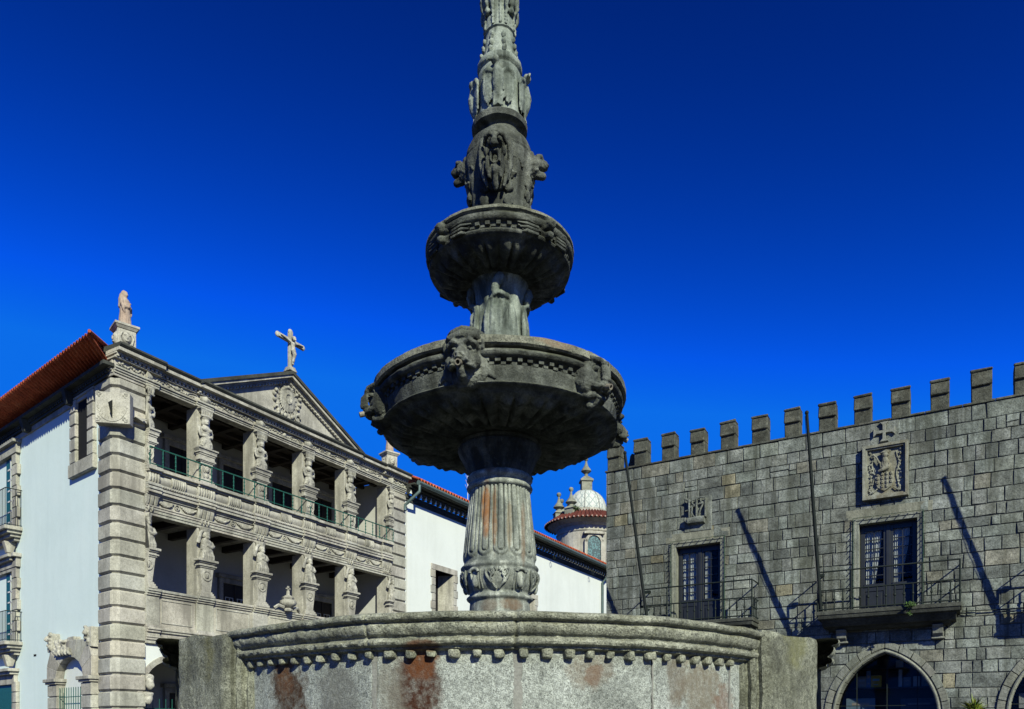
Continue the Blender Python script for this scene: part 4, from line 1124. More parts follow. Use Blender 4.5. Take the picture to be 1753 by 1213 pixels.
# portal
b = MB()
for s0 in (3.85, 1.05):
    for k in range(7):
        a = .44*k; b.tone = cblock(.08); b.box(-.3,.1,s0,s0+.78,a+.02,a+.42); b.box(-.26,.1,s0+.02,s0+.76,a,a+.44)
    b.tone = (1,1,1); b.box(-.36,.1,s0-.06,s0+.84,3.08,3.16); b.box(-.42,.1,s0-.12,s0+.9,3.16,3.28)
P = [(2.84+1.12*math.cos(q), 3.28+.72*math.sin(q)) for q in [i*PI/8 for i in range(9)]]
Q = [(4.75,3.28),(4.75,3.75),(4.42,4.28),(3.4,4.5),(2.84,4.56),(2.2,4.56),(1.35,4.5),(1.05,3.95),(1.05,3.28)]
for i in range(8):
    b.tone = cblock(.08)
    q = [P[i],P[i+1],Q[i+1],Q[i]]
    n = 4
    vs = [(-.28,y,z) for y,z in q]+[(.1,y,z) for y,z in q]
    b.add(vs, [(0,1,2,3),(7,6,5,4)]+[((i2+1)%n,i2,n+i2,n+(i2+1)%n) for i2 in range(n)])
po = obj('portal', b, M_log, lo, None, .014, LM)
b = MB()
for s in (4.5, 1.3):
    b.box(-.28,.05,s-.2,s+.2,4.25,4.92); E = b.ell
    for k in range(9): E((-.3+rng.uniform(-.03,.03),s+rng.uniform(-.17,.17),4.35+.07*k), (.07,.07,.06))
    E((-.36,s+.02,4.72), (.08,.09,.11)); E((-.44,s+.02,4.7), (.03,.03,.04))
b.box(-.1,.05,1.3,4.5,4.5,4.58); b.box(-.28,.05,3.1,3.9,4.3,4.62); b.box(-.24,.05,2.55,3.1,4.45,4.7)
for k in range(26):
    b.ell((-.3+rng.uniform(-.06,.05), 3.5+rng.uniform(-.45,.4), 4.35+rng.uniform(-.2,.25)), (rng.uniform(.05,.1),rng.uniform(.05,.11),rng.uniform(.05,.1)))
for k in range(5): b.tube([(-.33,3.75-.25*k,4.3),(-.38,3.68-.25*k,4.15),(-.34,3.55-.25*k,4.06)], [.06,.08,.04], 7)
link('portal_carving', sculpt(b, 'portal_carving', .025, .010, 12), M_carve, po).matrix_basis = LM
b = MB(); b.box(-.004,.0,1.83,3.85,0,3.98); obj('portal_recess', b, M_white, po, None, 0, LM)
b = MB()
for i in range(11): b.tube([(-.2,1.9+.19*i,0),(-.2,1.9+.19*i,2.95)], .014, 5)
b.tube([(-.2,1.83,2.62),(-.2,3.85,2.62)], .014, 5); obj('portal_gate', b, M_green, po, None, 0, LM)
b = MB(); b.box(-.03,0,1.83,2.05,0,3.0); obj('portal_shadow_strip', b, M_dark, po, None, 0, LM)  # dark strip standing in for the shadow inside the portal
b = MB(); b.box(-.006,0,6.5,6.75,4.25,4.33); obj('wall_vent', b, M_room, lo, None, 0, LM)

# ------------------------------------------------------------------ statues on the roof and the crucifix
def lw(x, y, z=0):
    v = Matrix.Rotation(LROT, 4, 'Z')@Vector((x, y, z)); return (v.x+MC[0], v.y+MC[1], v.z+MC[2])
def statue_mesh():
    b = MB(); E = b.ell; T = b.tube
    T([(0,0,0),(0,0,.2),(0,-.01,.45),(0,-.01,.62),(0,0,.78),(0,.0,.87)], [.215,.2,.175,.165,.17,.09], 14)
    for k in range(9):
        a = R(-90+180*k/8); T([(.15*math.sin(a),-.15*math.cos(a),.6),(.18*math.sin(a),-.18*math.cos(a),.3),(.205*math.sin(a),-.205*math.cos(a),.0)], [.02,.03,.035], 6)
    for s in (-1,1):
        T([(s*.15,0,.8),(s*.2,-.03,.66),(s*.17,-.12,.56),(s*.03,-.2,.58)], [.065,.06,.055,.045], 8)
        T([(s*.2,-.03,.7),(s*.2,-.1,.5),(s*.17,-.13,.38)], [.04,.05,.02], 7)
        E((s*.035,-.095,.985), (.016,.012,.01))
    E((0,-.02,.98), (.085,.1,.115)); E((0,.03,.99), (.115,.10,.13)); T([(0,.06,1.0),(0,.09,.85),(0,.08,.6)], [.11,.14,.15], 9)
    E((0,-.12,.965), (.016,.022,.022)); E((0,-.19,.6), (.07,.05,.05)); T([(-.14,-.14,.62),(0,-.2,.66),(.12,-.15,.74)], .03, 6)
    T([(.02,.0,.85),(.02,-.02,.92)], .06, 8)
    return b
me_st = sculpt(statue_mesh(), 'statue_figure', .02, .006, 14)
def statue(x, y, label):
    s = thing('saint_statue', label, 'statue', lw(x, y, 13.86), LROT-R(18), 'saint statues on the roof corners')
    b = MB()
    b.box(-.4,.4,-.38,.38,0,.1); b.taper(0,0,.1,.74,.33,.3,.33,.3); b.taper(0,0,.74,.82,.35,.33,.42,.40); b.box(-.44,.44,-.42,.42,.82,.90)
    p = obj('pedestal', b, M_log, s, None, .012)
    b = MB(); mask(b, .45, -.3, 1.6)
    b2 = MB(); mask(b2, .45, -.32, 1.6)
    obj('mask_relief', b, M_carve, p, 60); obj('mask_relief', b2, M_carve, p, 60, 0, Matrix.Rotation(R(-90), 4, 'Z'))
    f = link('figure', me_st, M_rose, s); f.location = (0, 0, .90); f.scale = (.92, .92, 1.1); p.scale = (.86, .86, 1); f.rotation_euler = (0, 0, R(38))
    return s
statue(.42, .12, 'robed rose stone statue on the pedestal beside the red tiled side roof')
statue(13.85, .12, 'rose stone statue mostly hidden by the lower bowl of the fountain')
cr = thing('stone_crucifix', 'pale stone crucifix with a hanging figure on top of the pediment', 'crucifix', lw(7.2, -.3, 15.9), LROT)
b = MB()
b.taper(0,0,0,.2,.2,.2,.13,.13)
b.box(-.085,.085,-.07,.07,.2,1.63); b.box(-.66,.66,-.069,.069,1.18,1.34)
for p in ((-.66,1.26),(.66,1.26),(0,1.63)): b.ell((p[0],0,p[1]), (.115,.075,.115))
obj('cross', b, M_carve, cr, None, .012)
b = MB(); E = b.ell; T = b.tube
T([(0,-.14,.38),(.03,-.16,.5),(.04,-.2,.68),(0,-.16,.85),(0,-.15,1.0),(0,-.15,1.14)], [.05,.055,.085,.10,.085,.105], 10)
for s in (-1,1):
    T([(s*.08,-.14,1.15),(s*.3,-.12,1.22),(s*.55,-.1,1.27)], [.055,.042,.03], 7); E((s*.56,-.1,1.275), (.04,.03,.04))
T([(.04,-.16,.45),(.03,-.12,.32),(.03,-.16,.27)], [.045,.035,.03], 7); T([(-.01,-.16,.45),(0,-.12,.33),(0,-.16,.28)], [.045,.035,.03], 7)
T([(-.1,-.15,.82),(0,-.23,.8),(.11,-.15,.84)], [.04,.05,.04], 7)
E((.03,-.2,1.31), (.07,.08,.095)); E((.03,-.17,1.36), (.085,.085,.06)); E((.03,-.26,1.25), (.04,.04,.05))
link('figure', sculpt(b, 'crucified_figure', .018, .004, 20), M_carve, cr)

# ------------------------------------------------------------------ white church wing
X0 = 14.8
ch = thing('church_wing', 'long white plastered wing with red tiled eaves behind the fountain pedestal', 'building', lw(X0, 0), LROT)
def win_hole_wall(b, x0, x1, z0, z1, holes, y0=0, y1=.9):
    xs = x0
    for (a, c, d, e) in sorted(holes):
        b.box(xs, a, y0, y1, z0, z1); b.box(a, c, y0, y1, z0, d); b.box(a, c, y0, y1, e, z1); xs = c
    b.box(xs, x1, y0, y1, z0, z1)
b = MB(); HO = [(2.55,4.2,7.3,9.75),(11.6,13.25,7.3,9.75)]
win_hole_wall(b, 0, 33, 0, 13.1, HO); b.box(0,33,5,5.3,0,13.1)
obj('wall', b, M_white, ch)
for a, c, d, e in HO:
    b = MB()
    for k in range(6):
        z0 = d+(e-d)*k/6; z1 = d+(e-d)*(k+1)/6; b.tone = cblock(.07); g = .012
        b.box(a-.28-(.1 if k%2 else 0),a,-.05,.15,z0+g,z1-g); b.box(c,c+.28+(.1 if k%2 else 0),-.05,.15,z0+g,z1-g)
    b.tone = cblock(.05); b.box(a-.35,c+.35,-.05,.15,e,e+.3); b.box(a-.35,c+.35,-.07,.15,d-.25,d)
    b.tone = (1,1,1)
    b.add([(a,.0,d),(a+.25,.85,d),(a+.25,.85,e),(a,0,e)], [(0,1,2,3)]); b.add([(c,.0,d),(c-.25,.85,d),(c-.25,.85,e),(c,0,e)], [(3,2,1,0)])
    b.box(a,c,.02,.86,d-.05,d); b.box(a,c,.02,.86,e,e+.05)
    w = obj('window', b, M_log, ch, None, .01)
    b = MB(); b.box(a+.2,c-.2,.84,.86,d,e); obj('pane', b, M_room, w)
b = MB()
b.box(0,33,-.10,0,12.86,13.02); b.box(0,33,-.05,0,12.74,12.86); b.box(0,33,-.3,0,13.24,13.3); b.box(0,33,-.42,0,13.3,13.42); b.box(0,33,-.66,.2,13.42,13.5)
b.tone = (1.2,1.2,1.2)
for i in range(80):
    x = .15+.41*i; b.taper(x,-.2,13.02,13.24,.05,.09,.13,.14)
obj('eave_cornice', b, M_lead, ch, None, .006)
b = MB()
for i in range(80): b.prism([(.15+.41*i-.08,13.04),(.15+.41*i+.08,13.04),(.15+.41*i,13.2)], -.34, -.3)
obj('sunlit_tooth_tips', b, M_white, ch)  # white triangles imitate sunlight catching the eave teeth
for x in (6.6, 15.0, 21.0):
    b = MB(); b.tube([(x+.12*math.cos(q),-.5,12.75+.16*math.sin(q)) for q in [i*PI/6 for i in range(13)]], .02, 6); b.tube([(x,-.5,12.9),(x,-.3,13.2)], .02, 6)
    obj('iron_ring', b, M_iron, ch)
b = MB()
b.run([(-.86,13.60),(-1.0,13.5),(-1.02,13.44),(-.98,13.37),(-.9,13.34),(-.82,13.37),(-.78,13.44),(-.78,13.5)], 0.02, 33)
obj('gutter', b, M_gutter, ch, 40)
b = MB(); b.tube([(.1,-.9,13.4),(.1,-.9,13.05),(-.06,-.3,12.55),(-.07,-.14,12.45),(-.07,-.14,12.2)], .075, 10); obj('downpipe', b, M_gutter, ch, 50)
b = MB(); b.tube([(23.6,-.9,13.4),(23.6,-.6,13.0),(23.6,-.12,12.5),(23.6,-.12,0)], .09, 10); obj('downpipe', b, M_gutter, ch, 50)
b = MB(); b.tube([(.2,-.04,12.7),(.2,-.04,5)], .02, 6); obj('wall_cable', b, M_wframe, ch)
# eave tiles laid along x: build along y then turn
b = MB(); tiled(b, 0, 33, -.95, 13.62, R(22), 6.0, .24, .07)
obj('roof', b, M_tile, ch, 50, 0, Matrix.Translation((33,0,0))@Matrix.Rotation(R(90), 4, 'Z')) if False else None
vs = [(y, x, z) for x, y, z in b.v]; b.v = vs; b.f = [f[::-1] for f in b.f]
obj('roof', b, M_tile, ch, 50)
an = thing('roof_antenna', 'thin pale antenna mast rising from the church wing roof', 'antenna', lw(22.75, 1.6, 14.3), LROT)
b = MB(); b.tube([(0,0,0),(0,0,2.6)], .022, 6)
for z, w_ in ((1.3,.25),(1.6,.22),(1.9,.2)): b.tube([(-w_,0,z+.25),(0,0,z),(w_,0,z+.25)], .014, 5)
obj('mast', b, M_wframe, an)
# ------------------------------------------------------------------ dome
dx, dy = 52.74, 8.0
dt = thing('domed_tower', 'round stone tower with tiled eaves and small blue tiled dome with ball finials', 'tower', lw(dx, dy), LROT)
def stonecourses(b, r, z0, z1, rows, n):
    for k in range(rows):
        za_, zb_ = z0+(z1-z0)*k/rows, z0+(z1-z0)*(k+1)/rows
        for i in range(n):
            b.tone = cblock(.1); a0 = 2*PI*(i+.5*(k % 2))/n; a1 = 2*PI*(i+1+.5*(k % 2))/n
            for q in range(2):
                c0 = a0+(a1-a0)*q/2; c1 = a0+(a1-a0)*(q+1)/2
                b.add([(r*math.sin(c0),-r*math.cos(c0),za_),(r*math.sin(c1),-r*math.cos(c1),za_),(r*math.sin(c1),-r*math.cos(c1),zb_),(r*math.sin(c0),-r*math.cos(c0),zb_)], [(0,1,2,3)])
b = MB(); b.lathe([(2.83,0),(2.83,13),(2.83,21.3)], 48); stonecourses(b, 2.85, 13, 21.3, 12, 20)
dr = obj('drum', b, M_log, dt)
b = MB(); b.lathe([(2.85,20.55),(3.0,20.6),(3.1,20.75),(3.3,20.8),(3.55,20.95),(3.75,21.0)], 64, cap=False); b.lathe([(2.9,20.0),(2.95,20.1),(2.87,20.2)], 64, cap=False)
obj('drum_cornice', b, M_log, dr, 40)
camA = math.atan2(FC[0]*0+0-lw(dx,dy)[0], 0-lw(dx,dy)[1])
# direction to camera in the tower's local angle (from -Y towards +X)
v = Matrix.Rotation(-LROT, 4, 'Z')@Vector((-lw(dx,dy)[0], -lw(dx,dy)[1], 0)); A0 = math.atan2(v.x, -v.y)
b = MB(); seg = 480; NT_ = 60
def tiled_ring(p, r, z):
    w = math.sin(p*NT_); return (0, .09*abs(w)**.7*(1 if w > 0 else -.6))
b.lathe([(4.05,20.98),(4.06,21.06),(3.3,21.55),(2.6,22.0)], seg, tiled_ring, cap=False)
t = stone('dark_red_tile', (.085,.02,.015), (.125,.03,.022), (.17,.045,.033), 1.5, 12, .3, bump=.2)
obj('ring_roof', b, t, dt, 50)
b = MB()
for k in range(NT_):
    p = 2*PI*(k+.25)/NT_+PI/NT_/2; b.ell((4.06*math.sin(p),-4.06*math.cos(p),21.04), (.085,.05,.085), (0,0,p), 8, 5)
obj('tile_ends', b, plain('pale_tile_end', (.42,.30,.26), .8, .2), dt, 50)
# tiled dome
t = NT('azulejo_dome')
sx = t.N('ShaderNodeSeparateXYZ'); t.L.new(t.opos(), sx.inputs[0])
ang = t.math('MULTIPLY', t.math('ARCTAN2', sx.outputs[0], sx.outputs[1]), 16/(2*PI))
hz = t.math('MULTIPLY', sx.outputs[2], 1.1)
def stripe(e, wd):
    f = t.math('FRACT', e); d = t.math('ABSOLUTE', t.math('SUBTRACT', f, .5)); return t.math('LESS_THAN', d, wd)
s1 = stripe(t.math('ADD', ang, hz), .07); s2 = stripe(t.math('SUBTRACT', ang, hz), .07); s3 = stripe(ang, .045)
mk = t.math('MAXIMUM', t.math('MAXIMUM', s1, s2), s3)
c = t.mix(mk, (.66,.69,.66), (.36,.42,.42)); c = t.mix(1, c, t.ramp(t.noise(6, 5, .65), [(.3,.8),(.7,1.1)]), 'MULTIPLY')
M_dome = t.fin(c, .8, .25)
b = MB(); b.lathe([(2.05,21.95),(2.05,22.25),(1.95,22.3),(1.9,22.5)], 48, cap=False); obj('dome_base', b, M_log, dt, 40)
b = MB(); b.lathe([(1.92*math.cos(q)**.85 if q < 1.5 else .3, 22.45+2.1*math.sin(q)) for q in [i*PI/2/14 for i in range(14)]], 64, cap=False)
dm = obj('dome', b, M_dome, dt, 60)
b = MB()
for k in range(8):
    p = A0+R(-4)+k*PI/4; b.tube([(1.94*math.cos(q)**.85*math.sin(p),-1.94*math.cos(q)**.85*math.cos(p),22.45+2.1*math.sin(q)) for q in [i*PI/2/10 for i in range(10)]], .06, 6)
obj('dome_rib', b, plain('pale_rib', (.34,.36,.34), .7, .3), dm, 50)
b = MB(); b.box(-.5,.5,-.5,.5,24.2,25.4); b.box(-.62,.62,-.62,.62,25.4,25.56); b.taper(0,0,25.56,25.95,.6,.6,.2,.2)
b.lathe([(.17,25.9),(.17,26.2),(.25,26.25),(.5,26.45),(.45,26.6),(.2,26.95),(.1,27.3),(.09,27.45),(.16,27.5),(.2,27.62),(.14,27.76),(0,27.8)], 20)
obj('lantern', b, M_fin, dt, 40, 0, Matrix.Rotation(A0+R(10), 4, 'Z'))
for dg in (-31, -73, -118, -163, 78, 120, 163):
    p = A0+R(dg); r = 2.75
    b = MB(); b.taper(0,0,21.7,22.3,.45,.45,.45,.45); b.taper(0,0,22.3,22.55,.55,.55,.3,.3)
    b.lathe([(.26,22.5),(.26,22.7),(.55,22.9),(.5,23.0),(.2,23.4),(.1,23.75),(.09,23.95),(.2,24.05),(.23,24.2),(.14,24.34),(0,24.38)], 16)
    o = obj('ball_finial', b, M_fin, dt, 40); o.location = (r*math.sin(p), -r*math.cos(p), -.15)
    o.rotation_euler = (0, 0, p)
# arched window of the drum
WA = A0+R(14.5)
t = NT('leaded_glass'); vo = t.N('ShaderNodeTexVoronoi'); t.L.new(t.opos(), vo.inputs[0]); vo.inputs['Scale'].default_value = 6
c = t.ramp(vo.outputs['Distance'], [(.3,(.10,.23,.25)),(.55,(.03,.07,.08))]); M_lg = t.fin(c, .25, .5)
def arched(b, w, z0, zs, y, n=12):
    P = [(-w,z0),(w,z0)]+[(w*math.cos(i*PI/n), zs+w*math.sin(i*PI/n)) for i in range(n+1)]
    b.add([(x,y,z) for x,z in P], [tuple(range(len(P)))])
mw = Matrix.Rotation(WA, 4, 'Z')
b = MB(); arched(b, .62, 17.0, 18.85, -2.93); obj('arched_window', b, M_lg, dr, None, 0, mw)
b = MB()
for s in (-1,1): b.box(s*.78-.14,s*.78+.14,-3.06,-2.7,17.0,19.1)
b.box(-1.0,1.0,-3.25,-2.7,19.6,19.78)
for i in range(12):
    a, c = i*PI/12, (i+1)*PI/12; b.prism([(.63*math.cos(a),18.85+.63*math.sin(a)),(.63*math.cos(c),18.85+.63*math.sin(c)),(.92*math.cos(c),18.85+.8*math.sin(c)),(.92*math.cos(a),18.85+.8*math.sin(a))][::-1], -3.06, -2.7)
obj('window_frame', b, M_log, dr, None, 0, mw)
pl = thing('roof_weed', 'small green weed growing between the ball finials below the dome', 'plant', lw(dx, dy), LROT)
def leafclump(b, c, r, n, size):
    for _ in range(n):
        d = Vector((rng.gauss(0,1), rng.gauss(0,1), abs(rng.gauss(0,1)))).normalized()*r*rng.random()**.5
        p = Vector(c)+d; a = Vector((rng.gauss(0,1), rng.gauss(0,1), rng.gauss(0,1))).normalized(); q = a.orthogonal().normalized()
        s = size*rng.uniform(.6,1.3)
        b.tone = (rng.uniform(.7,1.3),)*3
        b.add([tuple(p-a*s), tuple(p+q*s*.4), tuple(p+a*s), tuple(p-q*s*.4)], [(0,1,2,3)])
    b.tone = (1,1,1)
b = MB(); pa = A0+R(-22); leafclump(b, (2.75*math.sin(pa),-2.75*math.cos(pa),21.95), .5, 160, .12); obj('leaves', b, M_leafd, pl)

# ------------------------------------------------------------------ town hall
TROT = R(-30.8); TC = (3.24, 25.98, 0)
th = thing('town_hall', 'crenellated grey granite town hall with balconies and pointed arches', 'building', TC, TROT)
def tw(x, y, z=0):
    v = Matrix.Rotation(TROT, 4, 'Z')@Vector((x, y, z)); return (v.x+TC[0], v.y+TC[1], v.z+TC[2])
ARX = [4.3, 8.57, 12.85]
def ar_out(dx_, off=0):
    R_ = 2.19+off; c = .59; dx_ = abs(dx_)
    s = R_*R_-(dx_+c)**2
    return 1.9+math.sqrt(s) if s > 0 else None
def arch_half(z, off=0):                # half width of the opening at height z
    R_ = 2.19+off; c = .59
    if z < 1.9: return R_-c
    s = R_*R_-(z-1.9)**2
    return math.sqrt(s)-c if s > 0 and math.sqrt(s) > c else None
DOORS = [(3.17, 4.75, 7.42, .72), (8.64, 4.75, 7.42, .74), (14.05, 4.75, 7.42, .74)]
WALLX = 18.0; TOPZ = 10.27
b = MB(); mo = MB()
def blockface(x0, x1, z0, z1):
    g = .005+rng.uniform(0,.004); c = rng.uniform(.007,.013); y = -rng.uniform(0,.016)
    if x1-x0 < .05 or z1-z0 < .03: return
    jx = [rng.uniform(-.012,.012) for _ in range(4)]
    e = [rng.uniform(0,.02)*(rng.random() < .5) for _ in range(8)]
    A = [(x0+g+e[0],z0+g+e[1]),(x1-g-e[2],z0+g+e[3]),(x1-g-e[4],z1-g-e[5]),(x0+g+e[6],z1-g-e[7])]
    B = [(A[0][0]+c,A[0][1]+c),(A[1][0]-c,A[1][1]+c),(A[2][0]-c,A[2][1]-c),(A[3][0]+c,A[3][1]-c)]
    tilt = [rng.uniform(-.009,.009) for _ in range(4)]
    vs = [(x,.04,z) for x,z in A]+[(x,y+c*.8,z) for x,z in A]+[(x,y+tilt[i],z) for i,(x,z) in enumerate(B)]
    b.add(vs, [(0,1,5,4),(1,2,6,5),(2,3,7,6),(3,0,4,7),(4,5,9,8),(5,6,10,9),(6,7,11,10),(7,4,8,11),(8,9,10,11)])
def tonepick():
    q = rng.random()
    if q < .02: b.tone = (1.25,1.08,.82)
    elif q < .08: b.tone = (1.06,.97,.88)
    elif q < .22: b.tone = (.76,.77,.79)
    elif q < .34: b.tone = (1.15,1.18,1.18)
    else: b.tone = cblock(.2)
def emit(x0, x1, z0, z1):
    """one stone, cut back where it meets an arch"""
    tonepick()
    hit = [c for c in ARX if x0 < c+1.7 and x1 > c-1.7 and z0 < 3.98]
    if not hit:
        blockface(x0, x1, z0, z1); mo.add([(x0,.02,z0),(x1,.02,z0),(x1,.02,z1),(x0,.02,z1)], [(0,1,2,3)]); return
    c = hit[0]; n = 7
    def span(z):
        h = arch_half(z, -.10); return h
    def inside(x, z):
        h = span(z); return h is not None and abs(x-c) < h
    if not any(inside(x, z) for x in (x0,x1,max(x0,min(c,x1))) for z in (z0,z1)):
        blockface(x0, x1, z0, z1); mo.add([(x0,.02,z0),(x1,.02,z0),(x1,.02,z1),(x0,.02,z1)], [(0,1,2,3)]); return
    for k in range(n):
        a = z0+(z1-z0)*k/n; e = z0+(z1-z0)*(k+1)/n; h = span((a+e)/2)
        segs = [(x0,x1)] if h is None else [(x0,min(x1,c-h)),(max(x0,c+h),x1)]
        for p, q in segs:
            if q-p > .02:
                g = .009; zz0 = a+(g if k == 0 else 0); zz1 = e-(g if k == n-1 else 0)
                pp = p+(g if p == x0 else 0); qq = q-(g if q == x1 else 0)
                b.add([(pp,-.008,zz0),(qq,-.008,zz0),(qq,-.008,zz1),(pp,-.008,zz1)], [(0,1,2,3)])
                mo.add([(p,.02,a),(q,.02,a),(q,.02,e),(p,.02,e)], [(0,1,2,3)])
zc = [0]
z = 0
while z < TOPZ-.45:
    h = rng.choice((.25,.30,.34,.38,.41,.27,.33)); z += h; zc.append(z)
sc = (TOPZ-.42)/zc[-1]; zc = [q*sc for q in zc]+[TOPZ]
for z0, z1 in zip(zc, zc[1:]):
    x = 0.0
    cuts = [(c-w-.11, c+w+.11) for c, d0, d1, w in DOORS if z0 < d1+.1 and z1 > d0]
    while x < WALLX:
        w = rng.choice((.22,.3,.36,.44,.5,.56,.64,.78,.27,.4)) * (1.0 if z1 < TOPZ-.1 else 1.25)
        x1 = min(x+w, WALLX)
        if WALLX-x1 < .3: x1 = WALLX
        pieces = [(x, x1)]
        for a, e in cuts:
            pieces = [pp for p, q in pieces for pp in ((p, min(q, a)), (max(p, e), q)) if pp[1]-pp[0] > .04]
        for p, q in pieces:
            zm = z0+(z1-z0)*rng.uniform(.4,.6)
            if q-p < .6 and rng.random() < .06 and z0 > 4.2 and z1-z0 > .33:
                emit(p, q, z0, zm); emit(p, q, zm, z1)
            else: emit(p, q, z0, z1)
        x = x1
# stones are cut round the door heads
wl = obj('stone_wall', b, M_hall, th, None, 0, None, .010, 4)
obj('wall_joints', mo, M_hmort, wl)
b = MB()
for zq in range(21):
    b.tone = cblock(.12); L = .55 if zq % 2 else .9
    b.box(0.002,.03,.001,8, .49*zq, .49*zq+.485)
    b.box(-.012,.02,-.0,L,.49*zq+.008,.49*zq+.48)
obj('end_wall', b, M_hall, th)
b = MB(); b.box(.03,WALLX,1.0,8,0,.05); b.box(.04,WALLX,7.9,8.0,0,TOPZ-.02); b.box(.04,WALLX,.03,8,TOPZ-.08,TOPZ-.03)
obj('roof_deck', b, M_slab, th)
# parapet ledge and merlons
b = MB()
x = -.05
while x < WALLX:
    L = rng.uniform(.7,1.3); b.tone = cblock(.12); b.box(x,min(x+L,WALLX)-.006,-.05,.5,TOPZ,TOPZ+.055+rng.uniform(0,.01)); x += L
obj('parapet_ledge', b, M_merlon, th, None, .01, None, .008, 5)
for k in range(18):
    x = -.02+.972*k; b = MB(); h = .90; w = .465+rng.uniform(-.02,.02); z0 = TOPZ+.055
    if k == 12: x += 0
    b.box(x,x+w,.1,.5,z0,z0+.46)
    b.prism([(0,0)]*3, 0, 0) if False else None
    pr = [(.03,z0+.44),(.10,z0+.82),(.5,z0+.82),(.5,z0+.44)]
    b.run(pr, x-.006, x+w+.006)
    b.tube([(x-.02,.1,z0+.85),(x+w+.02,.1,z0+.85)], .045, 8); b.box(x,x+w,.1,.5,z0+.82,z0+.885)
    b2 = b; dz = rng.uniform(-.02,.02)
    b.v = [(x+(px-x)*1, py, z0-.06+(pz-z0+.06)*(1+dz*2.2)+(px-x-w/2)*dz*.6) for px, py, pz in b.v]
    obj('merlon', b, M_merlon, th, None, .022, None, .020, 6)
b = MB(); b.box(.62,.95,.4,.8,TOPZ+.02,TOPZ+.34); b.prism([(.64,TOPZ+.34),(.9,TOPZ+.34),(.83,TOPZ+.62),(.74,TOPZ+.66),(.68,TOPZ+.58)], .42, .78)
obj('roof_gargoyle', b, M_merlon, th, None, .015)
# doors
def french_door(c, z0, z1, w, big):
    b = MB(); fw = .11
    b.tone = cblock(.04)
    b.box(c-w-fw,c-w,-.035,.34,z0,z1); b.box(c+w,c+w+fw,-.035,.34,z0,z1); b.box(c-w-fw,c+w+fw,-.037,.34,z1,z1+.13)
    b.box(c-w-fw-.03,c-w-fw+.03,-.06,.1,z0,z1+.1); b.box(c+w+fw-.03,c+w+fw+.03,-.06,.1,z0,z1+.1); b.box(c-w-fw-.03,c+w+fw+.03,-.062,.1,z1+.1,z1+.15)
    b.tone = (1.05,1.03,.95); b.box(c-w-.35,c+w+.38,-.014,.1,z1+.152,z1+.44)
    f = obj('door_frame', b, M_trim, th, None, .008)
    b = MB(); b.box(c-w,c+w,.345,.36,z0,z1); b.box(c-w-.0,c-w+.012,.0,.345,z0,z1) if False else None
    y0 = .22; y1 = .27
    lw_ = w-.02
    for s in (-1, 1):
        a, e = (c-lw_, c-.015) if s < 0 else (c+.015, c+lw_)
        b = MB(); st = .11
        b.box(a,a+st,y0,y1,z0,z1-.05); b.box(e-st,e,y0,y1,z0,z1-.05); b.box(a+st,e-st,y0,y1,z0,z0+.16); b.box(a+st,e-st,y0,y1,z0+.75,z0+.95); b.box(a+st,e-st,y0,y1,z1-.18,z1-.05)
        b.box(a+st-.02,e-st+.02,y0-.03,y0,z0+.88,z0+.96); b.box(a+st,e-st,y0+.02,y1-.005,z0+.16,z0+.75); b.box(a+st+.05,e-st-.05,y0-.005,y0+.02,z0+.23,z0+.68)
        lf = obj('door_leaf', b, M_door, f, None, .006)
        xa, xe, za_, zb_ = a+st, e-st, z0+.95, z1-.18
        b = MB(); xm = (xa+xe)/2
        b.box(xm-.012,xm+.012,y0+.002,y1-.002,za_,zb_)
        for k in range(1, 6): zz = za_+(zb_-za_)*k/6; b.box(xa,xe,y0+.004,y1-.004,zz-.012,zz+.012)
        obj('glazing_bars', b, M_door, lf)
        b = MB(); b.add([(xa,.25,za_),(xe,.25,za_),(xe,.25,zb_),(xa,.25,zb_)], [(0,1,2,3)]); obj('pane', b, M_glass, lf)
        b = MB(); n = 24                                      # gathered curtain, drawn to the left of each leaf
        vs = []
        for j in range(9):
            q = j/8; zz = zb_+.05-(zb_-za_+.05)*q
            cut = .60+.18*math.sin(q*2.2) if big else .97-.0*q
            if not big and s > 0: cut = .5
            if big: cut = (.62+.26*math.cos(q*1.9)) if s < 0 else (.52+.34*math.cos(q*2.1))
            for i in range(n+1):
                xx = xa+(xe-xa)*cut*i/n; vs.append((xx, .33+.018*math.sin(i*1.7+q), zz))
        b.add(vs, [(j*(n+1)+i, j*(n+1)+i+1, (j+1)*(n+1)+i+1, (j+1)*(n+1)+i) for j in range(8) for i in range(n)])
        obj('curtain', b, M_curt, lf, 60)
    b = MB(); b.box(c-w,c+w,.22,.27,z1-.05,z1); b.box(c-.05,c+.05,.19,.22,z0,z1-.05); obj('door_mullion', b, M_door, f, None, .006)
    b = MB()                                                  # dark room behind
    A = (c-1.2,c+1.2,.36,3.0,z0-.1,z1+.3)
    b.box(A[0],A[0]+.05,*A[2:]); b.box(A[1]-.05,A[1],*A[2:]); b.box(A[0],A[1],2.95,3,A[4],A[5]); b.box(A[0],A[1],.361,3,A[4],A[4]+.05); b.box(A[0],A[1],.361,3,A[5]-.05,A[5])
    obj('room', b, M_room, f)
french_door(*DOORS[0], False); french_door(*DOORS[1], True); french_door(*DOORS[2], True)
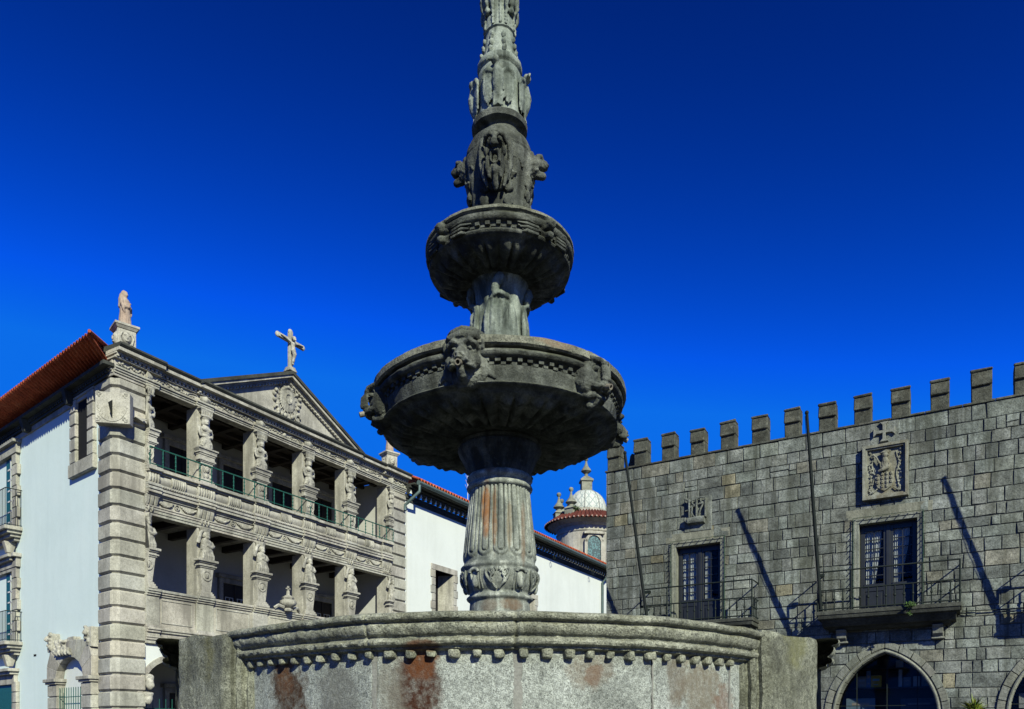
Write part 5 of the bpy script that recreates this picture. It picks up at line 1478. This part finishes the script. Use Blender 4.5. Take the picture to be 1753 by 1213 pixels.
# balconies
def balcony(c):
    b = MB(); h = 1.79
    b.box(c-h,c+h,-.86,0,4.76,4.87); b.run([(-.84,4.76),(-.80,4.66),(-.74,4.64),(0,4.64),(0,4.76)], c-h+.03, c+h-.03)
    b.run([(-.72,4.64),(-.66,4.58),(-.52,4.46),(-.46,4.44),(0,4.44),(0,4.64)], c-h+.12, c+h-.12)
    b.run([(-.42,4.44),(-.3,4.38),(-.2,4.36),(0,4.36),(0,4.44)], c-h+.25, c+h-.25)
    o = obj('balcony', b, M_slab, th, None, .008, None, .006, 4)
    for s in (-1.2, 1.23):
        b = MB(); x = c+s; b.run([(0,4.05),(-.18,4.06),(-.3,4.14),(-.34,4.28),(-.44,4.37),(0,4.37)], x-.13, x+.13); b.box(x-.16,x+.16,-.2,0,4.0,4.06)
        obj('corbel', b, M_trim, o, None, .012)
    b = MB(); y = -.8; xa, xe = c-1.755, c+1.755
    zt, zm, zb_ = 6.0, 5.47, 4.93
    b.tube([(xa,0,zt),(xa,y,zt),(xe,y,zt),(xe,0,zt)], .024, 6)
    b.tube([(xa,0,zm),(xa,y,zm),(xe,y,zm),(xe,0,zm)], .022, 6); b.tube([(xa,0,zb_),(xa,y,zb_),(xe,y,zb_),(xe,0,zb_)], .022, 6)
    def bal(x, yy, tall=False):
        b.tube([(x,yy,4.87),(x,yy,zt if tall else zm)], .026 if tall else .018, 6)
        b.ell((x,yy,5.2), (.036,.036,.045), None, 7, 5)
        for q in (5.0,5.4): b.ell((x,yy,q), (.02,.02,.018), None, 6, 5)
    n = 16
    for i in range(n+1): bal(xa+(xe-xa)*i/n, y, i in (0, 4, 12, n))
    for yy in (-.2,-.4,-.6): bal(xa, yy); bal(xe, yy)
    obj('railing', b, M_iron, o, 50)
BC = [3.3, 8.66, 14.0]
for c in BC: balcony(c)
# arches: voussoirs with a roll moulding
for c in ARX:
    b = MB()
    def pa_(R_, s, t_): cc = .59; return (c+s*(R_*math.cos(t_)-cc), 1.9+R_*math.sin(t_))
    def tmax(R_): return math.acos(.59/R_)
    for s in (-1, 1):
        n = 7
        for k in range(n):
            b.tone = cblock(.07)
            for q in range(4):
                f0 = (k+q/4)/n+.004*(q == 0); f1 = (k+(q+1)/4)/n-.004*(q == 3)
                for (Ri, Ro, y0) in ((2.02,2.2,-.05),(1.99,2.02,-.012),(1.88,1.99,-.0)):
                    P = [pa_(Ri, s, tmax(Ri)*f0), pa_(Ri, s, tmax(Ri)*f1), pa_(Ro, s, tmax(Ro)*f1), pa_(Ro, s, tmax(Ro)*f0)]
                    b.prism(P if s < 0 else P[::-1], y0, .5)
        b.tone = (1.12,1.12,1.1)
        m = 26; b.tube([(pa_(1.94, s, tmax(1.94)*i/m)[0], -.035, pa_(1.94, s, tmax(1.94)*i/m)[1]) for i in range(m+1)], .042, 8)
        for (ri, ro, y0) in ((1.43,1.61,-.05),(1.29,1.43,-.0)):
            for k in range(4):
                b.tone = cblock(.07); a, e = (c+ri, c+ro) if s > 0 else (c-ro, c-ri); b.box(a,e,y0,.5,.475*k+.004,.475*k+.471)
    b.tone = (1,1,1)
    aw = obj('pointed_arch', b, M_trim, th, None, .006)
    b = MB()                                                  # shop behind the arch
    b.box(c-1.9,c-1.85,.5,4,0,4.1); b.box(c+1.85,c+1.9,.5,4,0,4.1); b.box(c-1.9,c+1.9,3.95,4,0,4.1); b.box(c-1.9,c+1.9,.5,4,4.05,4.1); b.box(c-1.9,c+1.9,.5,4,.05,.09)
    obj('shop_room', b, M_room, aw)
    b = MB()
    for x in (c-.78, c+.02, c+.8): b.box(x-.012,x+.012,.47,.5,0,3.3)
    b.box(c-1.3,c+1.3,.465,.495,2.19,2.21)
    obj('shop_window_frame', b, M_iron, aw)
    b = MB(); b.add([(c-1.85,.49,0),(c+1.85,.49,0),(c+1.85,.49,3.9),(c-1.85,.49,3.9)], [(0,1,2,3)]); obj('shop_glass', b, M_shopglass, aw)
    b = MB(); b.box(c-1.5,c+1.5,1.0,1.5,2.72,2.76); b.box(c-1.5,c+1.5,1.0,1.5,3.3,3.33); b.box(c-1.5,c+1.5,1.5,1.53,1.2,3.6); b.box(c-1.5,c+1.5,.9,1.5,1.95,1.98); obj('shelf', b, M_dark, aw)
# goods on the shop shelves
def goods(x, z, w, h, col, label, cat, name, tilt=0):
    o = thing(name, label, cat, tw(x, 1.1, z), TROT)
    b = MB(); b.box(-w/2,w/2,0,.05,0,h)
    k = obj('cover', b, plain(name+'_cover', col, .6, .3, 0, .15, 12), o, None, .004)
    b = MB(); b.box(-w/2+.012,w/2-.012,.004,.052,.012,h+.003); obj('pages', b, M_curt, o)
    b = MB(); b.box(-w*.3,w*.3,-.004,0,h*.55,h*.72); b.box(-w*.2,w*.2,-.004,0,h*.2,h*.26); obj('cover_print', b, plain(name+'_print', tuple(min(.8, .15+.7*q) for q in col[::-1]), .6), k)
    if tilt: o.rotation_euler = (R(-8), 0, TROT)
tA = 8.57
goods(tA-.33, 2.765, .3, .36, (.55,.36,.03), 'yellow box with dark print on the shop shelf', 'box', 'yellow_box', 1)
goods(tA-.72, 2.765, .3, .34, (.3,.27,.2), 'tan book left of the yellow box on the shop shelf', 'book', 'shelf_book', 1)
goods(tA-.53, 2.765, .12, .5, (.12,.2,.33), 'tall narrow blue book right behind the yellow box', 'book', 'shelf_book', 0)
goods(tA+.32, 2.765, .1, .52, (.5,.5,.45), 'tall white slim book right of the shelf gap', 'book', 'shelf_book', 1)
goods(tA+.5, 2.765, .2, .28, (.2,.22,.24), 'grey book beside the tall white slim book', 'book', 'shelf_book', 1)
goods(tA+.74, 2.765, .17, .3, (.5,.52,.5), 'pale book in the middle of the right shelf row', 'book', 'shelf_book', 1)
goods(tA+.97, 2.765, .2, .3, (.25,.28,.3), 'blue grey book second from the right end of the shelf', 'book', 'shelf_book', 1)
goods(tA+1.18, 2.765, .17, .29, (.42,.44,.42), 'whitish book last on the right of the shelf', 'book', 'shelf_book', 1)
goods(tA+.3, 3.335, .2, .22, (.5,.5,.47), 'small white card on the topmost shop shelf', 'card', 'display_card', 1)
goods(tA-.75, 1.985, .8, .45, (.16,.24,.3), 'wide blue picture in the lower left of the shop window', 'picture', 'display_picture', 0)
goods(tA+.8, 1.985, .95, .42, (.07,.08,.1), 'dark landscape picture in the lower right of the shop window', 'picture', 'display_picture', 0)
goods(11.95, 2.1, .3, .4, (.4,.4,.38), 'white notice inside the arch at the right edge', 'notice', 'display_notice', 0)
# relief panel with frame, cross and shield
b = MB(); fx0, fx1, fz0, fz1 = 8.0, 9.17, 8.06, 9.60
def frame(b, x0, x1, z0, z1, w, y0, y1):
    b.prism([(x0,z0),(x1,z0),(x1-w,z0+w),(x0+w,z0+w)], y0, .05) ; b.prism([(x0,z1),(x0+w,z1-w),(x1-w,z1-w),(x1,z1)], y0, .05)
    b.prism([(x0,z0),(x0+w,z0+w),(x0+w,z1-w),(x0,z1)], y0, .05); b.prism([(x1,z0),(x1,z1),(x1-w,z1-w),(x1-w,z0+w)], y0, .05)
frame(b, fx0, fx1, fz0, fz1, .08, -.17, 0); frame(b, fx0+.08, fx1-.08, fz0+.08, fz1-.08, .045, -.13, 0)
fp = obj('panel_frame', b, M_relief, th, None, .006)
b = MB(); b.box(fx0+.12,fx1-.12,-.05,.03,fz0+.12,fz1-.12); X = (fx0+fx1)/2; E = b.ell; T = b.tube
# shield with towers, helm and a figure above
SH = [(X-.25,8.80),(X+.21,8.80),(X+.22,8.52),(X+.15,8.38),(X-.02,8.27),(X-.19,8.38),(X-.26,8.52)]
b.prism(SH[::-1], -.135, -.05)
for i in range(4):
    for j in range(4):
        if j == 0 and i in (0, 3): continue
        x = X-.19+.115*i; z = 8.40+.115*j
        b.box(x-.03,x+.03,-.175,-.13,z-.03,z+.02); E((x,-.165,z+.035), (.03,.025,.025), None, 7, 5)
E((X-.0,-.13,8.93), (.14,.11,.12)); T([(X-.02,-.15,8.9),(X+.02,-.17,9.08),(X-.02,-.15,9.2)], [.11,.10,.075], 9)
for k in range(6): T([(X-.11+.04*k,-.21,9.08),(X-.12+.045*k,-.235,9.0),(X-.11+.045*k,-.21,8.93)], .014, 5)
T([(X+.13,-.15,9.0),(X+.08,-.22,8.92),(X-.06,-.25,8.86),(X-.17,-.22,8.83)], [.05,.055,.05,.035], 8)
T([(X-.10,-.14,9.0),(X-.17,-.17,9.12),(X-.21,-.17,9.22),(X-.32,-.14,9.36)], [.045,.03,.022,.016], 7)
E((X-.0,-.17,9.27), (.085,.09,.08)); T([(X+.04,-.2,9.26),(X+.11,-.22,9.25)], [.035,.02], 6); E((X-.02,-.16,9.35), (.12,.08,.035)); T([(X-.1,-.15,9.36),(X+.02,-.17,9.41),(X+.14,-.13,9.38)], .022, 6)
for s in (-1,1):
    for k in range(13):
        z = 8.24+.095*k; x = X+s*(.365+.03*math.sin(k*1.7))
        T([(x+.03*math.cos(q+k), -.09-.01*(k%2), z+.035*math.sin(q+k)) for q in (0,.9,1.8,2.7,3.6)], [.012,.02,.024,.02,.01], 6)
    T([(X+s*(.31+.035*math.sin(k*1.1)),-.085,8.26+.11*k) for k in range(11)], .016, 6)
    T([(X+s*.2,-.1,8.36),(X+s*.3,-.11,8.27),(X+s*.38,-.09,8.3),(X+s*.36,-.09,8.4)], .02, 6)
hr = link('heraldic_relief', sculpt(b, 'heraldic_relief', .009, .004, 30), M_relief, fp); hr.scale = (1, .72, 1)
b = MB(); cx_, cz_ = 8.555, 9.955
for a in range(4):
    q = a*PI/2; u = Vector((math.cos(q), math.sin(q))); n_ = Vector((-u.y, u.x))
    P = [u*.0+n_*.04, u*.0-n_*.04, u*.2-n_*.045, u*.28-n_*.12, u*.28+n_*.12, u*.2+n_*.045]
    pts = [(cx_+p.x, cz_+p.y) for p in P]
    b.prism(pts[::-1], -.10-.003*a, .0)
obj('stone_cross', b, M_trim, th, None, .01)
b = MB(); b.box(8.2,8.92,-.022,.02,9.62,10.27); obj('cross_backing', b, M_hall, th)
# carved escutcheon with raised letters
b = MB()
b.box(2.74,3.62,-.035,.02,7.86,8.96)
es = obj('escutcheon', b, M_hall, th, None, .01)
b = MB(); sx0 = 2.77
for x in (2.93, 3.17, 3.45): b.box(x-.022,x+.022,-.17,-.035,8.26,8.88)
b.tube([(2.79,-.12,8.52),(2.93,-.12,8.54)], .03, 6); b.tube([(2.80,-.12,8.9),(2.88,-.12,8.86),(2.93,-.12,8.8)], .03, 6)
b.tube([(2.93,-.12,8.8),(3.03,-.12,8.84),(3.17,-.12,8.84)], .028, 6); b.tube([(3.03,-.12,8.86),(3.02,-.12,8.74),(3.08,-.12,8.68),(3.17,-.12,8.7)], .028, 6); b.tube([(2.93,-.12,8.6),(3.03,-.12,8.64),(3.17,-.12,8.66)], .028, 6)
b.tube([(3.02,-.12,8.62),(3.0,-.12,8.45),(3.05,-.12,8.33),(3.14,-.12,8.28)], .028, 6)
b.tube([(3.17,-.12,8.86),(3.3,-.12,8.9),(3.45,-.12,8.86)], .028, 6); b.tube([(3.28,-.12,8.86),(3.3,-.12,8.76),(3.4,-.12,8.72)], .028, 6); b.tube([(3.17,-.12,8.68),(3.3,-.12,8.7),(3.4,-.12,8.72)], .028, 6); b.tube([(3.4,-.12,8.72),(3.3,-.12,8.55),(3.24,-.12,8.36)], .03, 6)
b.run([(-.035,8.06),(-.2,8.1),(-.24,8.2),(-.2,8.28),(-.035,8.3)], 2.88, 3.42)
b.tube([(2.78,-.1,8.3),(2.8,-.14,8.2),(2.9,-.17,8.14)], .05, 6)
obj('raised_lettering', b, M_hall, es, 50, .006, None, .006, 9)
# flag poles
def pole(x, tip, label, i):
    p = thing('flag_pole', label, 'flag pole', tw(x, -.74, 4.88), TROT, 'flag poles tied to the balconies')
    b = MB(); v = Vector((tip[0]-x, -(tip[1]-.74), tip[2]-4.88))
    b.tube([(0,0,0)]+[tuple(v*q) for q in (.3,.6,1)], [.05,.05,.046,.04], 10)
    e = v; b.ell(tuple(e), (.055,.055,.06))
    obj('shaft', b, M_pole, p, 50)
    b = MB(); b.tube([(-.03,-.05,.1),tuple(v*.5+Vector((-.09,-.03,0))),tuple(v*.985+Vector((-.05,0,0)))], .008, 5); obj('halyard', b, M_curtd, p)
    b = MB(); b.box(-.09,.09,-.05,.06,1.0,1.08); b.box(-.06,.06,-.06,.08,.18,.24); obj('bracket', b, M_iron, p)
pole(6.98, (6.8,1.95,10.2), 'dark flag pole tied to the left end of the balcony under the heraldic panel', 0)
pole(1.75, (1.45,1.9,10.1), 'dark flag pole tied to the left end of the balcony under the lettered escutcheon', 1)
pole(12.32, (12.4,1.95,10.25), 'dark flag pole standing just outside the right edge of the photo', 2)
# light strings round the doors
def lights(c, w, z1, label):
    o = thing('light_string', label, 'light string', tw(c, -.08, 4.9), TROT, 'light strings round the balcony doors')
    b = MB(); P = [(-w,0,0)]+[(-w,0,q*(z1-4.9)/8) for q in range(1,9)]+[(w,0,z1-4.9),(w,0,0)]
    b.tube([(-w,0,0),(-w,0,z1-4.9),(w,0,z1-4.9),(w,0,0)], .014, 5)
    obj('cable', b, M_cable, o)
    b = MB()
    for k in range(16):
        for s in (-1,1):
            z = .1+k*(z1-5.0)/16; b.tube([(s*w,-.0,z),(s*w+.02,-.10,z-.02)], .012, 5)
    for k in range(8):
        xx = -w+.1+k*(2*w-.2)/7; b.tube([(xx,0,z1-4.9),(xx,-.1,z1-4.93)], .012, 5)
    obj('bulbs', b, M_cable, o)
lights(3.17, .87, 7.6, 'green light string with small bulbs round the left balcony door')
lights(8.64, .89, 7.6, 'green light string with small bulbs round the right balcony door')
cb = MB(); P = []
for i in range(15): q = i/14; P.append((10.45+4.5*q, -.06, 4.72-.12*math.sin(PI*q)+.25*q))
cb.tube([tuple(tw(*p)) for p in P], .014, 5); cb.tube([tuple(tw(p[0], p[1], p[2]-.05-.06*math.sin(i*1.1)**2)) for i, p in enumerate(P)], .010, 5)
tag(obj('wall_cable', cb, M_iron), 'thin dark cables sagging along the granite wall right of the balcony', 'cable')
# plants
def spiky(x, p, ztop):
    o = thing('potted_plant', 'yellow green spiky plant standing in a pot beside the arch', 'plant', tw(x, -p, 0), TROT)
    b = MB(); b.lathe([(0,0),(.22,0),(.3,.5),(.34,.52),(.34,.58),(.27,.58),(.26,.5),(0,.5)], 20); obj('pot', b, M_pot, o, 40)
    b = MB(); b.tube([(0,0,.45),(.03,0,1.0),(0,0,ztop-.35)], [.06,.05,.04], 8); obj('stem', b, M_dark, o)
    b = MB()
    for k in range(90):
        a = rng.uniform(0, 2*PI); el = rng.uniform(-.2,1.45); L = rng.uniform(.3,.5); z0 = ztop-.4+rng.uniform(-.12,.1)
        d = Vector((math.cos(a)*math.cos(el), math.sin(a)*math.cos(el), math.sin(el))); s = d.cross(Vector((0,0,1))).normalized()*.022
        q0 = Vector((0,0,z0)); q1 = q0+d*L*.5; q2 = q0+d*L+Vector((0,0,-.06))
        b.tone = (rng.uniform(.7,1.4), rng.uniform(.8,1.2), .8)
        b.add([tuple(q0-s*.4),tuple(q0+s*.4),tuple(q1+s),tuple(q2),tuple(q1-s)], [(0,1,2,3,4)])
    obj('leaves', b, M_leaf, o)
spiky(10.72, 1.6, 2.36)
o = thing('balcony_weed', 'small bright green weed on the balcony slab edge', 'plant', tw(9.27, -.86, 4.84), TROT)
b = MB(); leafclump(b, (0,-.02,-.03), .17, 90, .05); leafclump(b, (-.03,-.03,-.22), .08, 25, .04); obj('leaves', b, M_leafd, o)

# ------------------------------------------------------------------ camera, sun, sky
cam = bpy.data.cameras.new('camera'); co = bpy.data.objects.new('camera', cam); COL.objects.link(co)
co.location = (0, 0, 1.6); co.rotation_euler = (R(90), 0, 0)
cam.sensor_width = 36; cam.lens = 1300/1753*36; cam.shift_y = (1243-606.5)/1753; cam.clip_end = 2000; cam.clip_start = .1
scene.camera = co
sd_ = Vector((.536, -1.484, .959)).normalized()
sun = bpy.data.lights.new('sun', 'SUN'); sun.energy = 5.0; sun.angle = R(.53); sun.color = (1, 1, .76)
so = bpy.data.objects.new('sun', sun); COL.objects.link(so); so.rotation_euler = (-sd_).to_track_quat('-Z', 'Y').to_euler(); so.location = (20, -40, 40)
w = bpy.data.worlds.new('World'); scene.world = w; w.use_nodes = True
nt = w.node_tree; bg = nt.nodes['Background']
sky = nt.nodes.new('ShaderNodeTexSky'); sky.sky_type = 'NISHITA'; sky.sun_disc = False
sky.sun_elevation = math.asin(sd_.z); sky.sun_rotation = math.atan2(sd_.x, sd_.y)
sky.air_density = 1.0; sky.dust_density = .0; sky.ozone_density = 6.0; sky.altitude = 500
dk = nt.nodes.new('ShaderNodeMix'); dk.data_type = 'RGBA'; dk.blend_type = 'DARKEN'; dk.inputs[0].default_value = 1; dk.inputs[7].default_value = (1.0, 2.05, 3.74, 1)
hs = nt.nodes.new('ShaderNodeHueSaturation'); hs.inputs['Hue'].default_value = .484; hs.inputs['Saturation'].default_value = 1.16; hs.inputs['Value'].default_value = .555
gm = nt.nodes.new('ShaderNodeGamma'); gm.inputs[1].default_value = 2.87      # deep polarised blue
nt.links.new(sky.outputs[0], dk.inputs[6]); nt.links.new(dk.outputs[2], hs.inputs['Color']); nt.links.new(hs.outputs[0], gm.inputs[0]); nt.links.new(gm.outputs[0], bg.inputs[0])
bg.inputs[1].default_value = .066
vs_ = scene.view_settings; vs_.view_transform = 'Standard'; vs_.look = 'None'; vs_.exposure = .60; vs_.gamma = 1
scene.render.film_transparent = False
scene.cycles.max_bounces = 6
